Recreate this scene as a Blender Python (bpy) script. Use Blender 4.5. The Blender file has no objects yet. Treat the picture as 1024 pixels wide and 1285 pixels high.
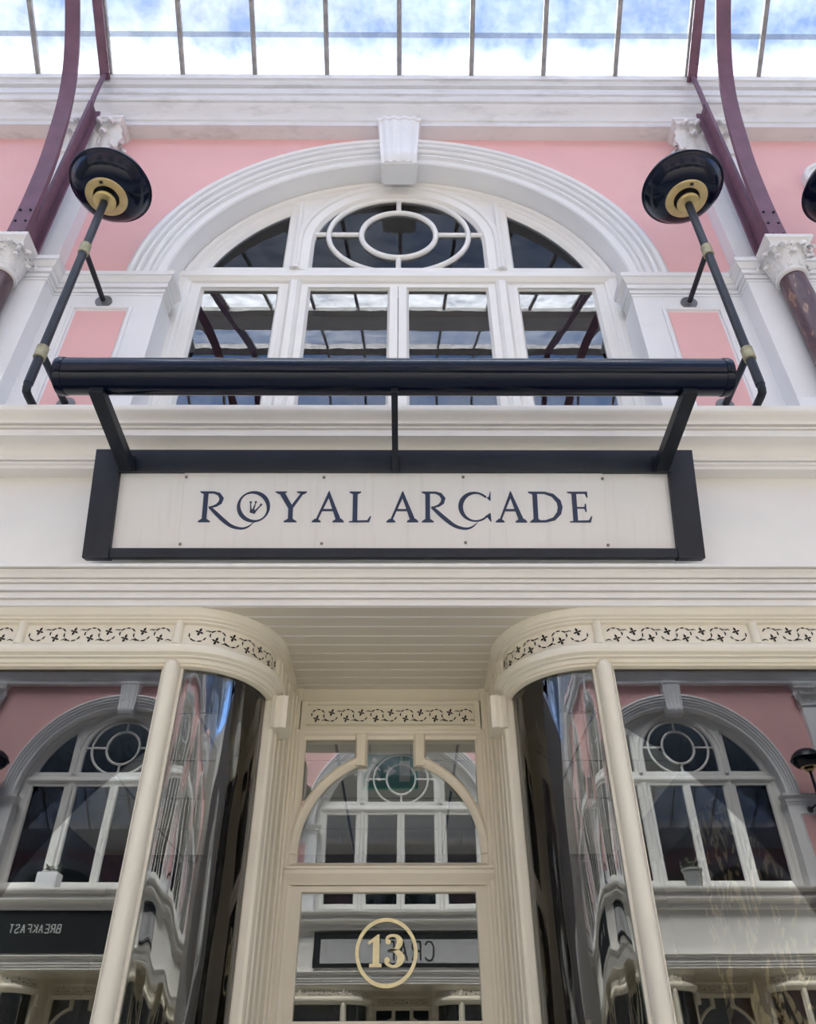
import bpy, bmesh, math, random
from math import sin, cos, pi, radians, sqrt, hypot
from mathutils import Vector, Matrix
random.seed(7)
S = bpy.context.scene
COL = S.collection

# ------------------------------------------------------------------ camera
def make_camera():
    p, psi, rho, F = radians(37.86), radians(.444), radians(-.228), 1000.0
    f = Vector((sin(psi)*cos(p), cos(psi)*cos(p), sin(p)))
    r0 = Vector((cos(psi), -sin(psi), 0)); u0 = r0.cross(f)
    r = r0*cos(rho) + u0*sin(rho); u = u0*cos(rho) - r0*sin(rho)
    cd = bpy.data.cameras.new('camera'); c = bpy.data.objects.new('camera', cd); COL.objects.link(c)
    cd.sensor_fit = 'VERTICAL'; cd.sensor_height = 36; cd.lens = 36*F/1285; cd.clip_end = 200; cd.clip_start = .05
    m = Matrix((r, u, -f)).transposed().to_4x4(); m.translation = (0.03, -2.8, 1.6)
    c.matrix_world = m; S.camera = c
make_camera()

# ------------------------------------------------------------------ world, exposure
S.view_settings.view_transform = 'Standard'; S.view_settings.look = 'None'
S.view_settings.gamma = 1; S.view_settings.use_curve_mapping = False
S.view_settings.exposure = 1.08
SKY_STRENGTH = 1.1
w = bpy.data.worlds.new('sky'); S.world = w; w.use_nodes = True
N, L = w.node_tree.nodes, w.node_tree.links
N.clear()
tc = N.new('ShaderNodeTexCoord'); nz = N.new('ShaderNodeTexNoise'); nz.inputs['Scale'].default_value = 2.6; nz.inputs['Detail'].default_value = 6
nz.inputs['Roughness'].default_value = .58
rp = N.new('ShaderNodeValToRGB'); rp.color_ramp.elements[0].position = .49; rp.color_ramp.elements[1].position = .75
rp.color_ramp.elements[0].color = (.23, .43, .92, 1); rp.color_ramp.elements[1].color = (1.08, 1.06, 1.03, 1)
mpw = N.new('ShaderNodeMapping'); mpw.inputs['Location'].default_value = (0, 0, 0)
bg = N.new('ShaderNodeBackground'); bg.inputs['Strength'].default_value = SKY_STRENGTH
out = N.new('ShaderNodeOutputWorld')
L.new(tc.outputs['Generated'], mpw.inputs['Vector']); L.new(mpw.outputs['Vector'], nz.inputs['Vector']); L.new(nz.outputs['Fac'], rp.inputs['Fac'])
L.new(rp.outputs['Color'], bg.inputs['Color']); L.new(bg.outputs['Background'], out.inputs['Surface'])

# hazy sun, high behind the shop we look at: it lights the far facade and the paving, which light this one
sd = bpy.data.lights.new('sun', 'SUN'); sd.energy = 17.0; sd.angle = radians(30); sd.color = (1, .93, .84)
so = bpy.data.objects.new('sun', sd); COL.objects.link(so); so.location = (3, -6, 14)
so.rotation_euler = Vector((.12, -.60, -1.0)).to_track_quat('-Z', 'Y').to_euler()

# ------------------------------------------------------------------ materials
def mat(name, col, rough=.5, metal=0., var=.05, scale=6., bump=0., bscale=40., dirt=None, dscale=(3, 3, 3), coat=0., spec=.5):
    m = bpy.data.materials.new(name); m.use_nodes = True
    n, l = m.node_tree.nodes, m.node_tree.links
    b = n['Principled BSDF']; b.inputs['Roughness'].default_value = rough; b.inputs['Metallic'].default_value = metal
    if coat: b.inputs['Coat Weight'].default_value = coat; b.inputs['Coat Roughness'].default_value = .08
    t = n.new('ShaderNodeTexCoord')
    z = n.new('ShaderNodeTexNoise'); z.inputs['Scale'].default_value = scale; z.inputs['Detail'].default_value = 5
    l.new(t.outputs['Object'], z.inputs['Vector'])
    r = n.new('ShaderNodeValToRGB'); r.color_ramp.elements[0].position = .3; r.color_ramp.elements[1].position = .7
    r.color_ramp.elements[0].color = tuple(max(0, c*(1-var)) for c in col)+(1,)
    r.color_ramp.elements[1].color = tuple(min(1, c*(1+var)) for c in col)+(1,)
    l.new(z.outputs['Fac'], r.inputs['Fac']); src = r.outputs['Color']
    if dirt:
        mp = n.new('ShaderNodeMapping'); mp.inputs['Scale'].default_value = dscale; l.new(t.outputs['Object'], mp.inputs['Vector'])
        dz = n.new('ShaderNodeTexNoise'); dz.inputs['Scale'].default_value = 1.; dz.inputs['Detail'].default_value = 8; dz.inputs['Roughness'].default_value = .7
        l.new(mp.outputs['Vector'], dz.inputs['Vector'])
        dr = n.new('ShaderNodeValToRGB'); dr.color_ramp.elements[0].position = .52; dr.color_ramp.elements[1].position = .78
        l.new(dz.outputs['Fac'], dr.inputs['Fac'])
        mx = n.new('ShaderNodeMix'); mx.data_type = 'RGBA'; mx.inputs['B'].default_value = dirt+(1,)
        l.new(dr.outputs['Color'], mx.inputs['Factor']); l.new(src, mx.inputs['A']); src = mx.outputs['Result']
    b.inputs['Specular IOR Level'].default_value = spec
    l.new(src, b.inputs['Base Color'])
    if bump:
        bz = n.new('ShaderNodeTexNoise'); bz.inputs['Scale'].default_value = bscale; bz.inputs['Detail'].default_value = 3
        l.new(t.outputs['Object'], bz.inputs['Vector'])
        bp = n.new('ShaderNodeBump'); bp.inputs['Strength'].default_value = bump; bp.inputs['Distance'].default_value = .004
        l.new(bz.outputs['Fac'], bp.inputs['Height']); l.new(bp.outputs['Normal'], b.inputs['Normal'])
    return m

M = {}
M['white'] = mat('white_masonry_paint', (.80, .80, .81), .55, var=.02, bump=.15)
M['cornice'] = mat('weathered_white_paint', (.74, .74, .75), .6, var=.03, bump=.2, dirt=(.46, .45, .44), dscale=(2.2, 5, 8))
M['capital'] = mat('white_plaster_carving', (.76, .75, .745), .65, var=.025, scale=5, bump=.1)
M['warm'] = mat('warm_white_paint', (.825, .80, .745), .5, var=.02, bump=.12)
M['frame'] = mat('white_joinery_paint', (.79, .775, .74), .4, var=.02)
M['cream'] = mat('cream_gloss_paint', (.80, .74, .60), .33, var=.025, scale=4)
M['cream2'] = mat('cream_joinery_paint', (.77, .70, .55), .38, var=.03, scale=4)
M['board'] = mat('cream_soffit_paint', (.66, .60, .49), .45, var=.05, scale=3)
M['pink'] = mat('pink_wall_paint', (.80, .46, .45), .7, var=.03, scale=2, bump=.12, dirt=(.84, .53, .51), dscale=(1.5, 1.5, 1.1))
M['plum'] = mat('plum_iron_paint', (.15, .068, .108), .5, var=.18, scale=9, bump=.2)
M['navy'] = mat('gloss_navy_black', (.002, .005, .017), .15, var=.1, spec=.32)
M['iron'] = mat('black_iron_paint', (.010, .013, .020), .40, var=.3, scale=12, bump=.15, spec=.4)
M['signframe'] = mat('black_timber_paint', (.013, .017, .029), .42, var=.2, scale=9, bump=.2, spec=.4)
M['signwhite'] = mat('sign_panel_white', (.78, .765, .745), .35, var=.02, scale=3, dirt=(.70, .68, .66), dscale=(30, 2, 2))
M['letter'] = mat('navy_lettering', (.016, .032, .085), .4, var=.08)
M['gold'] = mat('gold_numeral_leaf', (.95, .80, .44), .45, var=.08, scale=40)
M['brass'] = mat('pale_brass', (.62, .49, .23), .38, metal=.55, var=.12, scale=20)
M['collar'] = mat('worn_brass_collar', (.36, .33, .20), .5, metal=.3, var=.25, scale=30)
M['screw'] = mat('steel_screw', (.2, .19, .18), .4, metal=.7)
M['fret'] = mat('painted_fretwork_dark', (.012, .010, .009), .9)  # flat dark shapes; the colour stands in for shade inside pierced holes
M['gap'] = mat('shadow_gap_dark', (.05, .048, .045), .9)
M['tile'] = mat('grey_ceiling_tile', (.36, .345, .32), .8, var=.05, scale=8)
M['teal'] = mat('dark_teal_wall', (.012, .022, .026), .8)
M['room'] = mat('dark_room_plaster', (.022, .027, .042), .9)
M['green'] = mat('exit_sign_green', (.010, .30, .17), .4)
M['signpic'] = mat('exit_sign_white', (.75, .8, .77), .4)
M['gilt'] = mat('gilded_carving', (.42, .27, .09), .35, metal=.3, var=.3, scale=30)
M['mirror'] = mat('old_mirror_glass', (.22, .2, .19), .1, metal=.9)
M['endwall'] = mat('brown_grey_wall_paint', (.42, .39, .35), .7)
M['zinc'] = mat('grey_zinc_tub', (.30, .31, .30), .5, var=.15, scale=12)
M['leafgreen'] = mat('grey_green_leaves', (.20, .24, .17), .6, var=.3, scale=30)
M['floor'] = mat('arcade_stone_paving', (.60, .565, .505), .45, var=.12, scale=3, bump=.1)
M['lead'] = mat('grey_lead_bar', (.30, .285, .28), .6, var=.25, scale=14)
M['roofboard'] = mat('grey_roof_boarding', (.50, .50, .48), .6, var=.1)
M['black'] = mat('black_fascia', (.006, .007, .010), .5)
M['greysign'] = mat('grey_sign_panel', (.46, .46, .46), .5)
M['ink'] = mat('dark_ink', (.03, .03, .03), .5)

def marble():
    m = bpy.data.materials.new('plum_veined_marble'); m.use_nodes = True
    n, l = m.node_tree.nodes, m.node_tree.links; b = n['Principled BSDF']; b.inputs['Roughness'].default_value = .33
    t = n.new('ShaderNodeTexCoord'); mp = n.new('ShaderNodeMapping'); mp.inputs['Scale'].default_value = (1, 1, .32)
    l.new(t.outputs['Object'], mp.inputs['Vector'])
    z = n.new('ShaderNodeTexNoise'); z.inputs['Scale'].default_value = 16; z.inputs['Detail'].default_value = 9; z.inputs['Distortion'].default_value = 1.6
    l.new(mp.outputs['Vector'], z.inputs['Vector'])
    r = n.new('ShaderNodeValToRGB'); e = r.color_ramp.elements
    e[0].position = .30; e[0].color = (.035, .017, .024, 1); e[1].position = .52; e[1].color = (.10, .05, .06, 1)
    for p, c in ((.60, (.10, .05, .055, 1)), (.68, (.38, .22, .15, 1)), (.75, (.11, .05, .055, 1))):
        q = e.new(p); q.color = c
    l.new(z.outputs['Fac'], r.inputs['Fac']); l.new(r.outputs['Color'], b.inputs['Base Color'])
    return m
M['marble'] = marble()

def wallpaper():
    m = bpy.data.materials.new('dark_floral_wallpaper'); m.use_nodes = True
    n, l = m.node_tree.nodes, m.node_tree.links; b = n['Principled BSDF']; b.inputs['Roughness'].default_value = .7
    t = n.new('ShaderNodeTexCoord')
    z = n.new('ShaderNodeTexNoise'); z.inputs['Scale'].default_value = 3.5; z.inputs['Detail'].default_value = 2; z.inputs['Distortion'].default_value = 4.5
    l.new(t.outputs['Object'], z.inputs['Vector'])
    wv = n.new('ShaderNodeTexWave'); wv.inputs['Scale'].default_value = 3.0; wv.inputs['Distortion'].default_value = 14; wv.inputs['Detail'].default_value = 3
    l.new(t.outputs['Object'], wv.inputs['Vector'])
    r = n.new('ShaderNodeValToRGB'); e = r.color_ramp.elements
    e[0].position = .46; e[0].color = (.02, .015, .013, 1); e[1].position = .56; e[1].color = (.48, .38, .24, 1)
    r2 = n.new('ShaderNodeValToRGB'); r2.color_ramp.elements[0].position = .45; r2.color_ramp.elements[1].position = .6
    l.new(z.outputs['Fac'], r.inputs['Fac']); l.new(wv.outputs['Fac'], r2.inputs['Fac'])
    mx = n.new('ShaderNodeMix'); mx.data_type = 'RGBA'; mx.inputs['B'].default_value = (.045, .02, .02, 1)
    l.new(r2.outputs['Color'], mx.inputs['Factor']); l.new(r.outputs['Color'], mx.inputs['A']); l.new(mx.outputs['Result'], b.inputs['Base Color'])
    return m
M['paper'] = wallpaper()

def glass(name, tint, ior, rough=.0, wavy=0., wscale=(6, 6, .6)):
    """clear window glass: mirror reflection by Fresnel over plain transmission"""
    m = bpy.data.materials.new(name); m.use_nodes = True
    n, l = m.node_tree.nodes, m.node_tree.links; n.remove(n['Principled BSDF']); o = n['Material Output']
    tr = n.new('ShaderNodeBsdfTransparent'); tr.inputs['Color'].default_value = tint+(1,)
    gl = n.new('ShaderNodeBsdfGlossy'); gl.inputs['Roughness'].default_value = rough
    fr = n.new('ShaderNodeFresnel'); fr.inputs['IOR'].default_value = ior
    mx = n.new('ShaderNodeMixShader')
    l.new(fr.outputs['Fac'], mx.inputs['Fac']); l.new(tr.outputs[0], mx.inputs[1]); l.new(gl.outputs[0], mx.inputs[2]); l.new(mx.outputs[0], o.inputs['Surface'])
    if wavy:
        t = n.new('ShaderNodeTexCoord'); mp = n.new('ShaderNodeMapping'); mp.inputs['Scale'].default_value = wscale
        z = n.new('ShaderNodeTexNoise'); z.inputs['Scale'].default_value = 1; z.inputs['Detail'].default_value = 2
        bp = n.new('ShaderNodeBump'); bp.inputs['Strength'].default_value = 1; bp.inputs['Distance'].default_value = wavy
        l.new(t.outputs['Object'], mp.inputs['Vector']); l.new(mp.outputs['Vector'], z.inputs['Vector']); l.new(z.outputs['Fac'], bp.inputs['Height'])
        l.new(bp.outputs['Normal'], gl.inputs['Normal']); l.new(bp.outputs['Normal'], fr.inputs['Normal'])
    return m
M['shopglass'] = glass('shop_window_glass', (.74, .77, .76), 2.2, wavy=.0006, wscale=(1.2, 1.2, .8))
M['curvedglass'] = glass('curved_shop_glass', (.80, .83, .82), 2.0, wavy=.010, wscale=(7, 7, .9))
M['headglass'] = glass('upper_head_glass', (.72, .78, .86), 1.5, wavy=.0004, wscale=(3, 3, 3))
M['winglass'] = glass('upper_window_glass', (.72, .78, .86), 2.1, wavy=.0004, wscale=(3, 3, 3))

def roofglass(name, dust, tint, sill=False):
    m = bpy.data.materials.new(name); m.use_nodes = True
    n, l = m.node_tree.nodes, m.node_tree.links; n.remove(n['Principled BSDF']); o = n['Material Output']
    t = n.new('ShaderNodeTexCoord')
    z = n.new('ShaderNodeTexNoise'); z.inputs['Scale'].default_value = 3.2; z.inputs['Detail'].default_value = 8; z.inputs['Roughness'].default_value = .65
    oi = n.new('ShaderNodeObjectInfo'); ad = n.new('ShaderNodeVectorMath'); ad.operation = 'ADD'      # every pane has its own dirt
    ml = n.new('ShaderNodeMath'); ml.operation = 'MULTIPLY'; ml.inputs[1].default_value = 37.
    l.new(oi.outputs['Random'], ml.inputs[0]); l.new(t.outputs['Object'], ad.inputs[0]); l.new(ml.outputs[0], ad.inputs[1])
    l.new(ad.outputs[0], z.inputs['Vector'])
    r = n.new('ShaderNodeValToRGB'); r.color_ramp.elements[0].position = .35; r.color_ramp.elements[1].position = .72
    r.color_ramp.elements[0].color = (dust*.35,)*3+(1,); r.color_ramp.elements[1].color = (min(1, dust*1.7),)*3+(1,)
    l.new(z.outputs['Fac'], r.inputs['Fac'])
    tr = n.new('ShaderNodeBsdfTransparent'); tr.inputs['Color'].default_value = tint+(1,)
    tl = n.new('ShaderNodeBsdfTranslucent'); tl.inputs['Color'].default_value = (.80, .84, .88, 1)
    mx = n.new('ShaderNodeMixShader')
    fac = r.outputs['Color']
    if sill:        # silt gathered along the lower edge of the bottom panes
        sx = n.new('ShaderNodeSeparateXYZ'); l.new(t.outputs['Object'], sx.inputs[0])
        mr = n.new('ShaderNodeMapRange'); mr.inputs['From Min'].default_value = -.44; mr.inputs['From Max'].default_value = -.25; mr.inputs['To Max'].default_value = .14; mr.interpolation_type = 'SMOOTHSTEP'
        l.new(sx.outputs['Y'], mr.inputs['Value'])
        mm = n.new('ShaderNodeMath'); mm.operation = 'MULTIPLY'; l.new(mr.outputs[0], mm.inputs[0]); l.new(z.outputs['Fac'], mm.inputs[1])
        aa = n.new('ShaderNodeMath'); aa.operation = 'ADD'; l.new(fac, aa.inputs[0]); l.new(mm.outputs[0], aa.inputs[1]); fac = aa.outputs[0]
    l.new(fac, mx.inputs['Fac']); l.new(tr.outputs[0], mx.inputs[1]); l.new(tl.outputs[0], mx.inputs[2])
    l.new(mx.outputs[0], o.inputs['Surface'])
    return m
M['roofglass'] = roofglass('dusty_roof_glass', .05, (.58, .60, .62), True)
M['opalroof'] = roofglass('obscured_roof_glass', .55, (.88, .90, .90))
M['clearroof'] = roofglass('clear_roof_glass', .10, (.88, .90, .92))

# ------------------------------------------------------------------ mesh helpers
class MB:
    def __init__(s): s.v = []; s.f = []
    def add(s, vs, fs):
        o = len(s.v); s.v += [tuple(p) for p in vs]; s.f += [tuple(i+o for i in f) for f in fs]; return s
    def hexa(s, a, b):      # two quads of points
        return s.add(list(a)+list(b), [(3, 2, 1, 0), (4, 5, 6, 7), (0, 1, 5, 4), (1, 2, 6, 5), (2, 3, 7, 6), (3, 0, 4, 7)])
    def box(s, x0, x1, y0, y1, z0, z1):
        return s.hexa([(x0, y0, z0), (x1, y0, z0), (x1, y1, z0), (x0, y1, z0)], [(x0, y0, z1), (x1, y0, z1), (x1, y1, z1), (x0, y1, z1)])
    def prism(s, poly, vec):
        n = len(poly); vec = Vector(vec); q = [tuple(Vector(p)+vec) for p in poly]
        return s.add(list(poly)+q, [tuple(range(n))[::-1], tuple(range(n, 2*n))]+[(i, (i+1) % n, (i+1) % n+n, i+n) for i in range(n)])
    def loft(s, rings, closed=True, caps=True):
        n = len(rings[0]); vs = [p for r in rings for p in r]; fs = []
        for k in range(len(rings)-1):
            for i in range(n if closed else n-1):
                j = (i+1) % n
                fs.append((k*n+i, k*n+j, (k+1)*n+j, (k+1)*n+i))
        if caps and closed: fs += [tuple(range(n))[::-1], tuple(range((len(rings)-1)*n, len(rings)*n))]
        return s.add(vs, fs)
    def profx(s, prof, x0, x1): return s.loft([[(x0, y, z) for y, z in prof], [(x1, y, z) for y, z in prof]])
    def archsweep(s, prof, xc, zc, a0=0., a1=pi, n=48, ex=1., ez=1., caps=True):
        rings = []
        for k in range(n+1):
            a = a0+(a1-a0)*k/n
            rings.append([(xc+r*cos(a)*ex, y, zc+r*sin(a)*ez) for r, y in prof])
        return s.loft(rings, caps=caps)
    def ring(s, prof, xc, zc, n=56, ex=1., ez=1.):
        m = len(prof); vs = []; fs = []
        for k in range(n):
            a = 2*pi*k/n
            vs += [(xc+r*cos(a)*ex, y, zc+r*sin(a)*ez) for r, y in prof]
        for k in range(n):
            for i in range(m):
                j = (i+1) % m; k2 = (k+1) % n
                fs.append((k*m+i, k*m+j, k2*m+j, k2*m+i))
        return s.add(vs, fs)
    def tube(s, pts, r, n=10):
        pts = [Vector(p) for p in pts]; rings = []
        up = Vector((0, 0, 1)); d0 = (pts[1]-pts[0]).normalized()
        if abs(d0.z) > .9: up = Vector((1, 0, 0))
        rr = r if isinstance(r, (list, tuple)) else [r]*len(pts)
        for i, p in enumerate(pts):
            d = (pts[min(i+1, len(pts)-1)]-pts[max(i-1, 0)]).normalized()
            a = d.cross(up).normalized(); b = a.cross(d)
            rings.append([tuple(p+a*rr[i]*cos(2*pi*k/n)+b*rr[i]*sin(2*pi*k/n)) for k in range(n)])
        return s.loft(rings)
    def lathe(s, prof, c, n=32, hollow=False):
        rings = [[(c[0]+r*cos(2*pi*k/n), c[1]+r*sin(2*pi*k/n), c[2]+z) for k in range(n)] for r, z in (prof+prof[:1] if hollow else prof)]
        return s.loft(rings, caps=not hollow)
    def sphere(s, c, r, n=10, m=6):
        return s.lathe([(max(1e-4, r*sin(pi*k/m)), -r*cos(pi*k/m)) for k in range(m+1)], c, n)
    def build(s, name, m, parent=None, smooth=40, loc=None, bevel=0.):
        me = bpy.data.meshes.new(name); me.from_pydata(s.v, [], s.f)
        bm = bmesh.new(); bm.from_mesh(me); bmesh.ops.recalc_face_normals(bm, faces=bm.faces)
        if bevel:
            bmesh.ops.bevel(bm, geom=[e for e in bm.edges if len(e.link_faces) == 2 and e.calc_face_angle(0) > .6], offset=bevel, segments=2, affect='EDGES', profile=.6, clamp_overlap=True)
        bm.to_mesh(me); bm.free()
        if smooth:
            for p in me.polygons: p.use_smooth = True
            me.set_sharp_from_angle(angle=radians(smooth))
        me.materials.append(M[m] if isinstance(m, str) else m)
        o = bpy.data.objects.new(name, me); COL.objects.link(o)
        if parent is not None: o.parent = parent
        if loc: o.location = loc
        return o
def empty(name, loc=(0, 0, 0), rz=0., **kw):
    o = bpy.data.objects.new(name, None); COL.objects.link(o); o.location = loc; o.rotation_euler.z = rz; o.empty_display_size = .1
    for k, v in kw.items(): o[k] = v
    return o
def tag(o, label=None, category=None, group=None, kind=None):
    for k, v in (('label', label), ('category', category), ('group', group), ('kind', kind)):
        if v: o[k] = v
    return o
def dup(o, parent=None, loc=None):
    c = o.copy(); COL.objects.link(c)
    if parent is not None: c.parent = parent
    if loc is not None: c.location = loc
    for ch in list(o.children): dup(ch, c)
    return c
def lerp(a, b, t): return a+(b-a)*t
def spline(P, n=8):
    """Catmull-Rom through P"""
    P = [Vector(p) for p in P]; Q = [P[0]*2-P[1]]+P+[P[-1]*2-P[-2]]; out = []
    for i in range(1, len(Q)-2):
        a, b, c, d = Q[i-1:i+3]
        for k in range(n):
            t = k/n
            out.append(.5*((2*b)+(c-a)*t+(2*a-5*b+4*c-d)*t*t+(3*b-a-3*c+d)*t**3))
    out.append(P[-1]); return out

# ------------------------------------------------------------------ dimensions (metres)
BAY = 4.16; WID = 8.8; LX = -.025; ZS = 5.365      # bay pitch, arcade width, shopfront centre, arch spring
XE = 10.4                                           # half length of the built stretch

# ------------------------------------------------------------------ the setting: continuous trims
T1 = [(.2, 7.067), (-.10, 7.067), (-.10, 7.115), (-.112, 7.122), (-.118, 7.14), (-.135, 7.17), (-.165, 7.20), (-.178, 7.216), (-.178, 7.226), (-.192, 7.226), (-.200, 7.236), (-.20, 7.262), (-.190, 7.266), (-.190, 7.31), (-.204, 7.312), (-.204, 7.345), (-.196, 7.35), (-.196, 7.40), (-.188, 7.404), (-.188, 7.416), (-.214, 7.418),
      (-.218, 7.436), (-.226, 7.450), (-.226, 7.458), (-.24, 7.46), (-.24, 7.517), (.2, 7.517)]
T2 = [(.3, 3.865), (-.19, 3.865), (-.19, 3.882), (-.20, 3.886), (-.20, 3.897), (-.192, 3.898), (-.192, 3.902), (-.206, 3.903), (-.209, 3.912), (-.206, 3.920), (-.208, 3.922), (-.213, 3.94), (-.224, 3.958), (-.245, 3.972), (-.285, 3.972), (-.285, 4.005), (-.280, 4.007), (-.280, 4.011), (-.292, 4.011),
      (-.296, 4.017), (-.292, 4.023), (-.284, 4.024), (-.284, 4.028), (-.304, 4.028), (-.304, 4.038), (-.310, 4.046), (-.328, 4.056), (-.342, 4.066), (-.345, 4.072), (-.345, 4.098), (.3, 4.098)]
T3 = [(.2, 3.2), (-.155, 3.2), (-.155, 3.225), (-.149, 3.226), (-.149, 3.230), (-.165, 3.230), (-.165, 3.253), (-.158, 3.254), (-.158, 3.258), (-.175, 3.258), (-.175, 3.285), (-.168, 3.286), (-.168, 3.290), (-.181, 3.290), (-.184, 3.297), (-.181, 3.304), (-.174, 3.305), (-.174, 3.309), (-.186, 3.309), (-.193, 3.322), (-.205, 3.330), (-.205, 3.335), (-.196, 3.336), (-.196, 3.339), (-.217, 3.339), (-.217, 3.353), (-.13, 3.362), (.2, 3.362)]
trim1 = MB().profx(T1, -XE, XE).build('trim_1', 'cornice'); trim1['kind'] = 'structure'
trim2 = MB().profx(T2, -XE, XE).build('trim_2', 'warm'); trim2['kind'] = 'structure'
trim3 = MB().profx(T3, -XE, XE).build('trim_3', 'warm'); trim3['kind'] = 'structure'

wall = empty('wall_front', kind='structure')
def sym(o, bays):
    """repeat a part of the facade in the neighbouring bays"""
    for b in bays:
        if b: dup(o, o.parent, (o.location[0]+b*BAY, o.location[1], o.location[2]))
BAYS = (-2, -1, 1, 2)
centre_parts = []
def wpart(mb, name, m, **k):
    o = mb.build(name, m, wall, **k); centre_parts.append(o); return o

pil_parts = []
def ppart(mb, name, m, s, **k):     # stands on the line between two bays
    o = mb.build(name, m, wall, **k); pil_parts.append((o, s)); return o

# pink field with the arch cut out
def arch_plate(R, zc, x0, x1, z0, z1, y0, y1, n=40):
    mb = MB(); a0 = math.asin(max(-1, min(1, (z0-zc)/R)))
    pts = []
    for k in range(n+1):
        a = a0+(pi-2*a0)*k/n; ca, sa = cos(a), sin(a)
        t = min((x1/ca) if ca > 1e-6 else (x0/ca if ca < -1e-6 else 1e9), (z1-zc)/sa if sa > 1e-6 else 1e9)
        pts.append(((R*ca, zc+R*sa), (t*ca, zc+t*sa)))
    corner = math.atan2(z1-zc, x1)
    for i in range(n):
        (a, b), (c, d) = pts[i], pts[i+1]
        A0 = a0+(pi-2*a0)*i/n; A1 = a0+(pi-2*a0)*(i+1)/n
        mid = None
        for cc, cx in ((corner, x1), (pi-corner, x0)):
            if A0 < cc < A1: mid = (cx, z1)
        q = [a, b]+([mid] if mid else [])+[d, c]
        mb.prism([(x, y0, z) for x, z in q], (0, y1-y0, 0))
    return mb
wpart(arch_plate(1.45, ZS, -2.08, 2.08, ZS, 7.30, 0, .22), 'pink_wall', 'pink', smooth=0)
wpart(MB().box(-2.08, 2.08, .0, .22, 7.3, 7.7), 'pink_wall', 'pink', smooth=0)
for s in (-1, 1):
    wpart(MB().box(*sorted((s*1.40, s*2.08)), .0, .22, 5.1, ZS), 'pink_wall', 'pink', smooth=0)
# archivolt
AV = [(1.526, .05), (1.526, -.095), (1.505, -.108), (1.490, -.100), (1.484, -.078), (1.478, -.078), (1.474, -.092), (1.464, -.096), (1.454, -.090), (1.450, -.066), (1.444, -.066), (1.440, -.076), (1.426, -.080), (1.416, -.070), (1.412, -.050), (1.406, -.050), (1.404, -.058), (1.390, -.058), (1.386, -.036), (1.345, -.034), (1.338, -.024), (1.338, .10), (1.338, .2), (1.50, .2)]
wpart(MB().archsweep(AV, 0, ZS, 0, pi, 64), 'archivolt', 'white', smooth=25)
# keystone: tapered, fluted, scrolled foot, block beneath
kb = MB()
def kprof(wd, y0, nfl=3):
    pts = []; nn = 24
    for i in range(nn+1):
        u = -1+2*i/nn
        au = abs(u)
        yy = y0
        if au > .82: yy = y0+.014
        elif au > .74: yy = y0+.006
        else: yy = y0+.010*(.5+.5*cos(u*pi*3/.74))*1. - .004
        pts.append((u*wd, yy))
    return pts
rings = []
for z, wd, y0 in ((7.072, .150, -.165), (7.045, .148, -.165), (7.04, .138, -.155), (6.80, .127, -.135), (6.70, .121, -.13), (6.66, .119, -.14), (6.63, .117, -.143), (6.60, .116, -.128), (6.575, .114, -.115)):
    pr = kprof(wd, y0); rings.append([(x, y, z) for x, y in pr]+[(wd, .04, z), (-wd, .04, z)])
kb.loft(rings); wpart(kb, 'keystone', 'white', smooth=35)
wpart(MB().box(-.101, .101, -.10, .045, 6.568, 6.60), 'keystone_soffit', 'white')
# side piers with panels, impost mouldings, pilasters
IMP = [(.05, 5.2), (-.085, 5.2), (-.085, 5.228), (-.092, 5.236), (-.092, 5.256), (-.10, 5.262), (-.10, 5.30), (-.108, 5.312), (-.122, 5.328), (-.13, 5.338), (-.13, 5.365), (.05, 5.365)]
def offset_prof(prof, base): return [(y-base, z) for y, z in prof]
def wrap_moulding(mb, prof, path, s):
    """profile (outset, z) carried round a plan path of (x, y, nx, ny) corner points"""
    mb.loft([[(s*(x+nx*o), y+ny*o, z) for o, z in prof] for x, y, nx, ny in path])
IMPo = [(-.15, 5.21), (.004, 5.21), (.004, 5.226), (-.002, 5.227), (-.002, 5.231), (.010, 5.232), (.010, 5.256), (.003, 5.257), (.003, 5.262), (.020, 5.263), (.020, 5.294), (.014, 5.295), (.014, 5.300), (.022, 5.302), (.030, 5.312), (.040, 5.328), (.040, 5.334), (.050, 5.335), (.050, 5.365), (-.15, 5.365)]
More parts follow.
